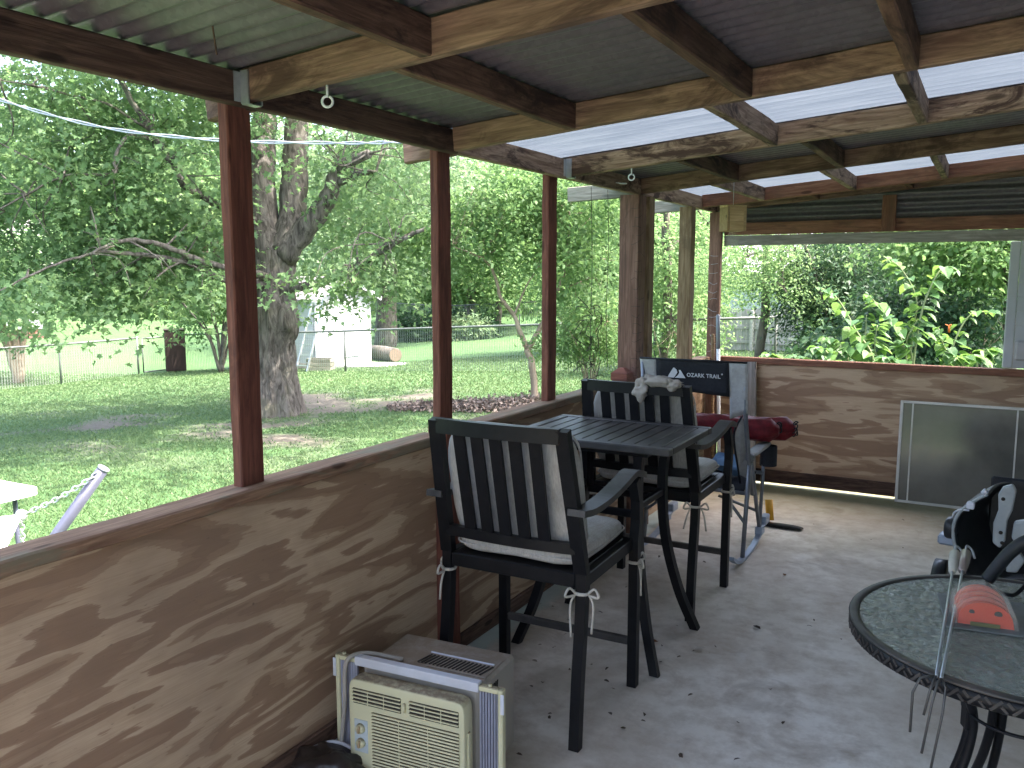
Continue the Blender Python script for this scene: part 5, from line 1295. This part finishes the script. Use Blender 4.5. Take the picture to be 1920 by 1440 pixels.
for k in range(4):
    a = R(202+90*k); c, s_ = math.cos(a), math.sin(a); tn = np.array([-s_, c, 0])
    for sd in (-1, 1):
        tube('leg', spline([np.array([c*rr_, s_*rr_, zz_])+tn*w_*sd for rr_, zz_, w_ in ((.20, RZ-.041, .034), (.145, .585, .026), (.11, .47, .012), (.15, .30, .016), (.245, .12, .03), (.33, .0, .04))], 6), .0115, M['black'], gtb, 10)
    box('leg_plate', (-.010, -.018, .46), (.010, .018, .56), M['black'], gtb, .003).matrix_local = Matrix.Translation((c*.12, s_*.12, 0)) @ Matrix.Rotation(a, 4, 'Z')
V, F = lathe([(.122, .50), (.129, .505), (.122, .51), (.115, .505)], 40); mesh('leg_ring', V, F, M['black'], gtb, True)
V, F = lathe([(.19, RZ-.030), (.205, RZ-.030), (.205, RZ-.0405), (.19, RZ-.0405)], 40); mesh('support_ring', V, F, M['black'], gtb)
for k in range(4):
    a = R(202+90*k); mb = MB(); mb.bar((.20*math.cos(a), .20*math.sin(a), RZ-.026), ((RR-.02)*math.cos(a), (RR-.02)*math.sin(a), RZ-.026), .02, .012); mb.build('support_arm', M['black'], gtb)

# two roasting forks with handles
def fork(label, A, B, grip, mat_grip, tines):
    A = np.array(A); B = np.array(B); t = empty('roasting_fork', tuple(A), 0, label, 'fork', 'roasting forks on the glass table'); d = (B-A); L = np.linalg.norm(d); d /= L
    tube('shaft', [np.zeros(3), d*L], .0036, M['steel'], t, 8)
    tube('grip', [-d*.155, -d*.15, -d*.07, d*.012], [.009, .016, .0145, .010], mat_grip, t, 12)
    V = spline([-d*.155, -d*.185+[0, 0, .014], -d*.20+[.014, 0, .0], -d*.165+[.024, 0, -.014]], 5); tube('hang_loop', V, .0035, M['steel'], t, 6)
    sd = np.cross(d, (0, 0, 1)); sd /= np.linalg.norm(sd)
    st = m_plain('sooty_steel', (.10, .095, .09), .5, .6)
    for (dx, dy, dz), (ex_, ey, ez) in tines: tube('tine', [d*(L-.004), d*(L+.004)+[dx, dy, dz], d*L+[dx*1.3+ex_*.3, dy+ey*.3, dz+ez*.3], d*L+[dx+ex_, dy+ey, dz+ez]], .0028, st, t, 6)
fork('roasting fork with pale grip hanging over the table edge', (1.793, 2.655, .740), (1.790, 1.950, .724), 0, m_plain('pale_grip', (.50, .47, .40), .5), (((-.030, -.012, -.004), (-.012, -.03, -.115)), ((-.004, -.012, -.004), (-.014, -.03, -.07))))
fork('roasting fork with brown metal grip crossing the other fork', (1.818, 2.665, .743), (1.800, 1.935, .728), 0, m_plain('brown_grip', (.30, .24, .21), .35, .4), (((-.006, -.012, -.006), (-.020, -.05, -.14)), ((.010, -.014, -.01), (-.018, -.06, -.17))))
# clear blister pack holding orange line
pk = empty('blister_pack', (1.868, 2.385, RZ+.002), R(8), 'clear plastic pack with bright orange blades inside', 'package')
mc = N('clear_plastic'); M['clear'] = mc.fin(mc.n('MixShader', {0: .11, 1: mc.n('BsdfTransparent').outputs[0], 2: mc.bsdf(Base_Color=(.86, .80, .70), Roughness=.18).outputs[0]}))
M['orange'] = m_plain('orange_plastic', (.62, .050, .010), .4)
box('backing_card', (-.09, -.115, .0), (.115, .125, .004), m_plain('grey_card', (.16, .17, .165), .6, 0, .2, 20), pk, .002)
def halfdisc(w, h, y0, y1, n=14, tilt=.55):
    pts = [(w*math.cos(t_), h*(.25+.75*math.sin(t_))) for t_ in np.linspace(0, math.pi, n)]+[(-w*1.02, 0), (w*1.02, 0)]
    V = [(x, y+z*tilt, .005+z) for y in (y0, y1) for x, z in pts]; m = len(pts)
    return V, [tuple(range(m)), tuple(range(2*m-1, m-1, -1))]+[(i, m+i, m+(i+1) % m, (i+1) % m) for i in range(m)]
for i in range(4):
    V, F = halfdisc(.060, .050+.004*i, -.085+i*.026, -.068+i*.026); ob = mesh('orange_blade', V, F, M['orange'], pk)
    V, F = halfdisc(.070, .058+.004*i, -.090+i*.026, -.0645+i*.026); mesh('clear_shell', V, F, M['clear'], pk)
V, F = superbox((.028, -.068, .030), (.011, .004, .011), .8, 12, 6); mesh('hole_mark', V, F, M['slot'], pk); V, F = superbox((-.030, -.068, .030), (.008, .004, .008), .8, 12, 6); mesh('hole_mark', V, F, M['slot'], pk)
box('label_strip', (-.035, -.0935, .006), (.03, -.0915, .016), m_plain('olive_label', (.16, .15, .07), .6), pk, .0003)
# black tubular handle resting on the glass
hd = empty('black_handle', (1.91, 2.60, RZ+.002), 0, 'black curved tubular handle resting on the glass table', 'handle')
tube('grip_tube', spline([(-.030, .03, .018), (-.010, .03, .055), (.02, .03, .105), (.06, .03, .145), (.12, .03, .165), (.19, .03, .165)], 8), .0175, m_plain('foam_black', (.012, .013, .016), .55), hd, 14)
tube('wire_loop', spline([(-.030, .03, .012), (-.02, .0, .006), (.02, -.035, .006), (.045, -.01, .010), (.09, .03, .07), (.14, .03, .15)], 8), .0055, M['black'], hd, 8)

# black plastic garden cart behind the table
gc = empty('garden_cart', (2.06, 4.25, 0), R(-6), 'black plastic tub cart with grey moulded trim by the wall', 'cart')
M['tub'] = m_plain('black_tub_plastic', (.016, .018, .022), .38, 0, .3, 14, .15, (.06, .058, .055), .4)
M['trim'] = m_plain('grey_trim_plastic', (.32, .345, .35), .4, 0, .1, 14, .1, (.20, .20, .19), .4)
# hooded shell, open towards the table; profile in x-z swept along y with rounded shoulders
def shell(prof, y0, y1, th, name, mat, flip=1):
    P = spline(prof, 5); m = len(P); ys = np.linspace(y0, y1, 9); V = []; F = []
    cen = np.array([flip*.12, .40])
    for side in (0, 1):
        for j, y in enumerate(ys):
            k = (y-y0)/(y1-y0); shr = 1-.22*k**2.5
            for p in P:
                q_ = cen+(p-cen)*shr*(1 if side == 0 else 1-th/np.linalg.norm(p-cen)); V.append((q_[0], y, q_[1]))
    n1 = 9*m
    for j in range(8):
        for i in range(m-1):
            a_ = j*m+i; F.append((a_, a_+1, a_+m+1, a_+m)); F.append((n1+a_, n1+a_+m, n1+a_+m+1, n1+a_+1))
    for i in range(m-1): F.append((i, n1+i, n1+i+1, i+1)); F.append((8*m+i, 8*m+i+1, n1+8*m+i+1, n1+8*m+i))
    for j in range(8): F.append((j*m, (j+1)*m, n1+(j+1)*m, n1+j*m)); F.append((j*m+m-1, n1+j*m+m-1, n1+(j+1)*m+m-1, (j+1)*m+m-1))
    return mesh(name, V, F, M[mat], gc, True)
pr = [(-.165, .655), (-.205, .625), (-.262, .565), (-.285, .50), (-.280, .43), (-.255, .34), (-.215, .27), (-.14, .24)]
shell(pr, -.22, .34, .014, 'hood', 'tub')
shell([(-x+.18, z) for x, z in pr], -.22, .34, .014, 'hood', 'tub', 1)
box('back_panel', (-.20, .28, .22), (.38, .30, .63), M['tub'], gc, .01); box('pan', (-.20, -.20, .225), (.38, .28, .243), M['tub'], gc, .01)
def plate(pts, y, t_, name, mat='trim', bev=.008):
    n_ = len(pts); V = [(x, y, z) for x, z in pts]+[(x, y+t_, z) for x, z in pts]
    o_ = mesh(name, V, [tuple(range(n_)), tuple(range(2*n_-1, n_-1, -1))]+[(i, n_+i, n_+(i+1) % n_, (i+1) % n_) for i in range(n_)], M[mat], gc)
    b_ = o_.modifiers.new('soft', 'BEVEL'); b_.width = bev; b_.segments = 3; return o_
tube('edge_trim', spline([(x+.004, -.224, z) for x, z in pr[:6]], 5), .007, M['trim'], gc, 8)
box('corner_clip', (-.235, -.25, .585), (-.205, -.215, .615), M['acwhite'], gc, .004); tube('corner_tip', [(-.178, -.222, .655), (-.165, -.222, .672)], .012, M['acwhite'], gc, 8)
p1 = plate([(-.105, .700), (-.070, .715), (-.055, .690), (-.065, .600), (-.080, .555), (-.082, .470), (-.100, .435), (-.128, .455), (-.130, .540), (-.115, .600), (-.120, .665)], -.25, .035, 'moulded_handle')
plate([(-.055, .560), (-.010, .575), (.020, .55), (.01, .47), (-.03, .455), (-.06, .49)], -.26, .04, 'moulded_handle'); plate([(-.075, .425), (-.03, .44), (-.005, .40), (-.03, .345), (-.07, .34)], -.26, .04, 'moulded_handle')
for x, z in ((-.100, .650), (-.100, .505), (-.092, .462)): tube('screw_recess', [(x, -.2512, z), (x, -.2500, z)], .008, M['slot'], gc, 10)
V, F = superbox((-.295, -.18, .475), (.028, .05, .045), .45, 16, 10); mesh('hinge_knob', V, F, M['tub'], gc, True)
tube('swoosh_mark', spline([(-.225, -.224, .575), (-.262, -.224, .572), (-.286, -.20, .545), (-.292, -.18, .51)], 6), .005, M['acwhite'], gc, 6)
box('axle_block', (-.345, -.20, .395), (-.270, -.12, .44), M['rocker_blue'], gc, .01)
for sx_ in (-.345, .36):
    tube('wheel', [(sx_-.025, -.05, .14), (sx_+.025, -.05, .14)], .14, M['tub'], gc, 24); tube('wheel_hub', [(sx_-.03, -.05, .14), (sx_+.03, -.05, .14)], .05, M['trim'], gc, 16)
tube('axle', [(-.34, -.05, .14), (.36, -.05, .14)], .012, M['steel'], gc); box('front_leg', (-.10, .20, 0), (.12, .24, .25), M['tub'], gc, .01)
tube('lower_bar', [(-.30, -.24, .17), (.36, -.24, .17)], .014, M['white_paint'], gc); tube('curved_strut', spline([(-.28, -.24, .20), (-.15, -.27, .26), (-.02, -.27, .33), (.10, -.26, .32)], 6), .018, M['tub'], gc, 10)

# ------------------------------------------------------------------ framed storm window leaning on the end wall
sw = empty('storm_window', (1.33, 6.352, .002), 0, 'framed storm window pane leaning against the plywood end wall', 'window pane')
sw.rotation_euler = (R(-4.2), 0, R(.6))
WW, WH = 1.02, .715
for nm, a, b_ in (('frame_stile', (0, 0, 0), (.020, .018, WH)), ('frame_stile', (WW-.020, 0, 0), (WW, .018, WH)), ('frame_rail', (.0205, 0, WH-.018), (WW-.0205, .018, WH)), ('frame_rail', (.0205, 0, 0), (WW-.0205, .018, .018))): box(nm, a, b_, M['alu_w'] if 'alu_w' in M else M.setdefault('alu_w', m_plain('pale_aluminium', (.60, .58, .54), .45, .2)), sw, .002)
for x in (.075, .70): box('inner_bar', (x, .004, .0185), (x+.010, .014, WH-.0185), M['alu_w'], sw, .001)
sg_ = N('dusty_pane'); _n = sg_.noise(sg_.coords((1, 1, 1), False), 4, 5, .6)
M['pane'] = sg_.fin(sg_.bsdf(Base_Color=sg_.ramp(_n, [(.35, (.115, .110, .095)), (.7, (.165, .155, .13))]), Roughness=sg_.n('MapRange', {0: _n, 3: .06, 4: .22}).outputs[0], Specular_IOR_Level=.6))
box('pane', (.019, .008, .017), (WW-.019, .011, WH-.017), M['pane'], sw, 0)

# poles leaning in the far corner
def pole(label, A, B, r, m1, m2):
    A = np.array(A); B = np.array(B); t = empty('broom_pole', tuple(A), 0, label, 'pole', 'poles leaning in the far corner'); d = B-A
    tube('shaft', [np.zeros(3), d*.80], r, m1, t, 10); tube('grip', [d*.802, d*.99, d], [r*1.15, r*1.15, r*.6], m2, t, 10)
pole('white pole with grey grip leaning by the corner post', (.16, 6.10, 0), (.045, 6.34, 1.285), .0135, M['white_paint'], m_plain('grey_grip', (.23, .25, .28), .5))
pole('wooden pole leaning between the corner posts', (.10, 6.14, 0), (.012, 6.33, 1.14), .012, M['post_tan'], M['post_tan'])
# half hidden grey board standing in the far corner
gb = empty('leaning_board', (.30, 6.30, 0), 0, 'weathered grey board standing behind the rocking chair', 'board')
o = beam('board', (0, 0, .01), (-.05, .10, .93), .16, .022, M['grey_board'], gb, up=(0, 1, 0)); 

# ------------------------------------------------------------------ carpenter-bee trap, eye hooks, wires
bt_ = empty('bee_trap', (.515, 4.93, 1.83), R(38), 'wooden box trap with clear bottle hanging from the rafters', 'trap')
for nm, a, b_ in (('box_side', (-.058, -.058, 0), (-.042, .058, .135)), ('box_side', (.042, -.058, 0), (.058, .058, .135)), ('box_front', (-.0415, -.058, 0), (.0415, -.042, .135)), ('box_front', (-.0415, .042, 0), (.0415, .058, .135)), ('box_floor', (-.0415, -.0415, 0), (.0415, .0415, .014))): box(nm, a, b_, M['beech'], bt_, .002)
mesh('box_roof', [(-.058, -.058, .1355), (.058, -.058, .1355), (.058, .058, .1355), (-.058, .058, .1355), (-.058, -.058, .144), (.058, -.058, .144), (.058, .058, .150), (-.058, .058, .150)], [(3, 2, 1, 0), (4, 5, 6, 7), (0, 1, 5, 4), (1, 2, 6, 5), (2, 3, 7, 6), (3, 0, 4, 7)], M['beech'], bt_)
tube('entry_hole', [(.0575, .01, .06), (.0585, .01, .06)], .011, M['slot'], bt_, 12)
tube('clear_bottle', [(0, 0, .0), (0, 0, -.010), (0, 0, -.022), (0, 0, -.082), (0, 0, -.09)], [.016, .018, .034, .034, .026], M['clear'], bt_, 16)
tube('hang_wire', [(0, 0, .145), (0, 0, .29)], .0016, M['steel'], bt_, 5)
def eye(label, p, d):
    t = empty('eye_hook', tuple(p), 0, label, 'hook', 'white eye hooks in the rafters'); d = np.array(d, float)
    tube('shank', [np.zeros(3), d*.028], .0032, M['white_paint'], t, 8)
    u_ = np.array([RT[0], RT[1], 0]); c = d*.042; w2 = d
    tube('eye', [c+(u_*math.cos(a)+w2*math.sin(a))*.014 for a in np.linspace(-1.2, 4.9, 17)], .0036, M['white_paint'], t, 8)
eye('white eye hook under the first long rafter', (.29, RY[1]-.0, rz(.29)-.002), (0, 0, -1))
eye('white eye hook under the rafter by the bright panel', (.33, RY[3], rz(.33)-.002), (0, 0, -1))
eye('white eye hook screwed into the header beam', (.001, 4.42, 2.085), (1, 0, -.15))
# dead vine and twine hanging in the openings
vn = empty('dried_vine', (-.03, 4.16, 2.04), 0, 'dried brown vine hanging on twine above the rail', 'vine')
M['twine'] = m_plain('dark_twine', (.05, .04, .03), .9)
tube('twine', spline([(0, 0, 0), (.01, .0, -.4), (.0, .01, -.85), (.01, .0, -1.15)], 6), .0016, M['twine'], vn, 5)
rg = random.Random(12); mb = MB()
for k in range(46):
    p = np.array([rg.gauss(.01, .025), rg.gauss(0, .04), -.62-rg.random()*.62]); q_ = p+np.array([rg.gauss(0, .03), rg.gauss(0, .05), rg.gauss(-.03, .04)])
    mb.tube(spline([p, (p+q_)/2+[rg.gauss(0, .015), rg.gauss(0, .015), .01], q_], 4), .0022, 5)
o = mb.build('dry_twigs', M['twine'], vn); o['kind'] = 'stuff'
tw_ = empty('hanging_twine', (-.03, 4.38, 2.045), 0, 'thin dark twine hanging between the third and corner posts', 'twine')
tube('strand', spline([(0, 0, 0), (.005, .01, -.3), (.0, .0, -.7), (.01, .01, -.98)], 6), .0016, M['twine'], tw_, 5)
iw = empty('wire_ties', (.0, 4.775, .98), 0, 'row of bent wire ties stapled down the big corner post', 'wire'); mb = MB()
for k in range(20):
    z = k*.052; x = rg.gauss(-.015, .012); mb.tube(spline([(x, -.03, z), (x+.02+rg.random()*.02, -.045, z+rg.gauss(0, .006)), (x+.045+rg.random()*.02, -.04, z+rg.gauss(0, .012))], 4), .0010, 5)
o = mb.build('ties', M['twine'], iw); o['kind'] = 'stuff'
iw2 = empty('wire_ties', (.0, 6.365, 1.0), 0, 'bent wire ties stapled up the far corner post', 'wire'); mb = MB()
for k in range(12):
    z = k*.066; mb.tube(spline([(-.03+rg.gauss(0, .01), -.005, z), (.0, -.02, z+rg.gauss(0, .01)), (.03, -.015, z+rg.gauss(0, .012))], 4), .0010, 5)
o = mb.build('ties', M['steel'], iw2); o['kind'] = 'stuff'

# ------------------------------------------------------------------ debris on the floor
rng = np.random.default_rng(9); P = []; 
for (cx, cy, sx_, sy_, k) in ((.55, 3.2, .35, .5, 60), (.9, 3.0, .3, .4, 24), (1.2, 3.4, .5, .9, 30), (1.5, 5.6, .5, .4, 24), (.6, 2.2, .3, .4, 22), (1.2, 2.2, .5, .5, 26), (.2, 3.3, .12, .7, 40), (1.7, 5.2, .3, .3, 12)):
    for _ in range(k//3): P.append((rng.normal(cx, sx_), rng.normal(cy, sy_), .006))
P = np.array([p for p in P if .02 < p[0] < 2.4 and 1 < p[1] < 6.35])
lt = leaf_mesh('floor_litter', P, .022, rng, 'oval', m_leaf('litter', (.05, .035, .025), (.11, .075, .05), (.30, .25, .20), .05), None, .22, None, rng.beta(1, 2.2, len(P)), droop=0)
tag(lt, 'scraps of dry leaf and grit scattered over the floor', 'litter', kind='stuff')
def dry_leaf(label, x, y, s, rzv, seed, mat):
    rg = random.Random(seed); T = LEAF['oval']; V = [(a*s, b_*s, .004+.35*s*abs(b_)+.10*s*a*rg.random()) for a, b_ in T]+[(.35*s, 0, .003), (.7*s, 0, .006)]
    o = mesh('dry_leaf', V, [(0, 1, 6), (1, 2, 7, 6), (2, 3, 7), (3, 4, 7), (4, 5, 6, 7), (5, 0, 6)], mat, None); o.location = (x, y, .001); o.rotation_euler = (0, 0, rzv); tag(o, label, 'leaf', 'dry leaves on the porch floor')
pl_ = m_plain('pale_dry_leaf', (.46, .40, .33), .8); bn = m_plain('brown_dry_leaf', (.20, .09, .04), .8); dk_ = m_plain('dark_dry_leaf', (.045, .032, .024), .8)
dry_leaf('pale curled leaf on the bare floor past the table leg', .834, 3.36, .05, .6, 1, pl_)
dry_leaf('rusty leaf on the floor near the rocker tip', .98, 4.45, .035, 1.9, 2, bn)
dry_leaf('brown curled leaf beneath the first chair', .62, 3.33, .06, .2, 3, bn)
dry_leaf('dark shrivelled leaf in the middle of the floor', 1.03, 3.70, .045, 2.6, 4, dk_)
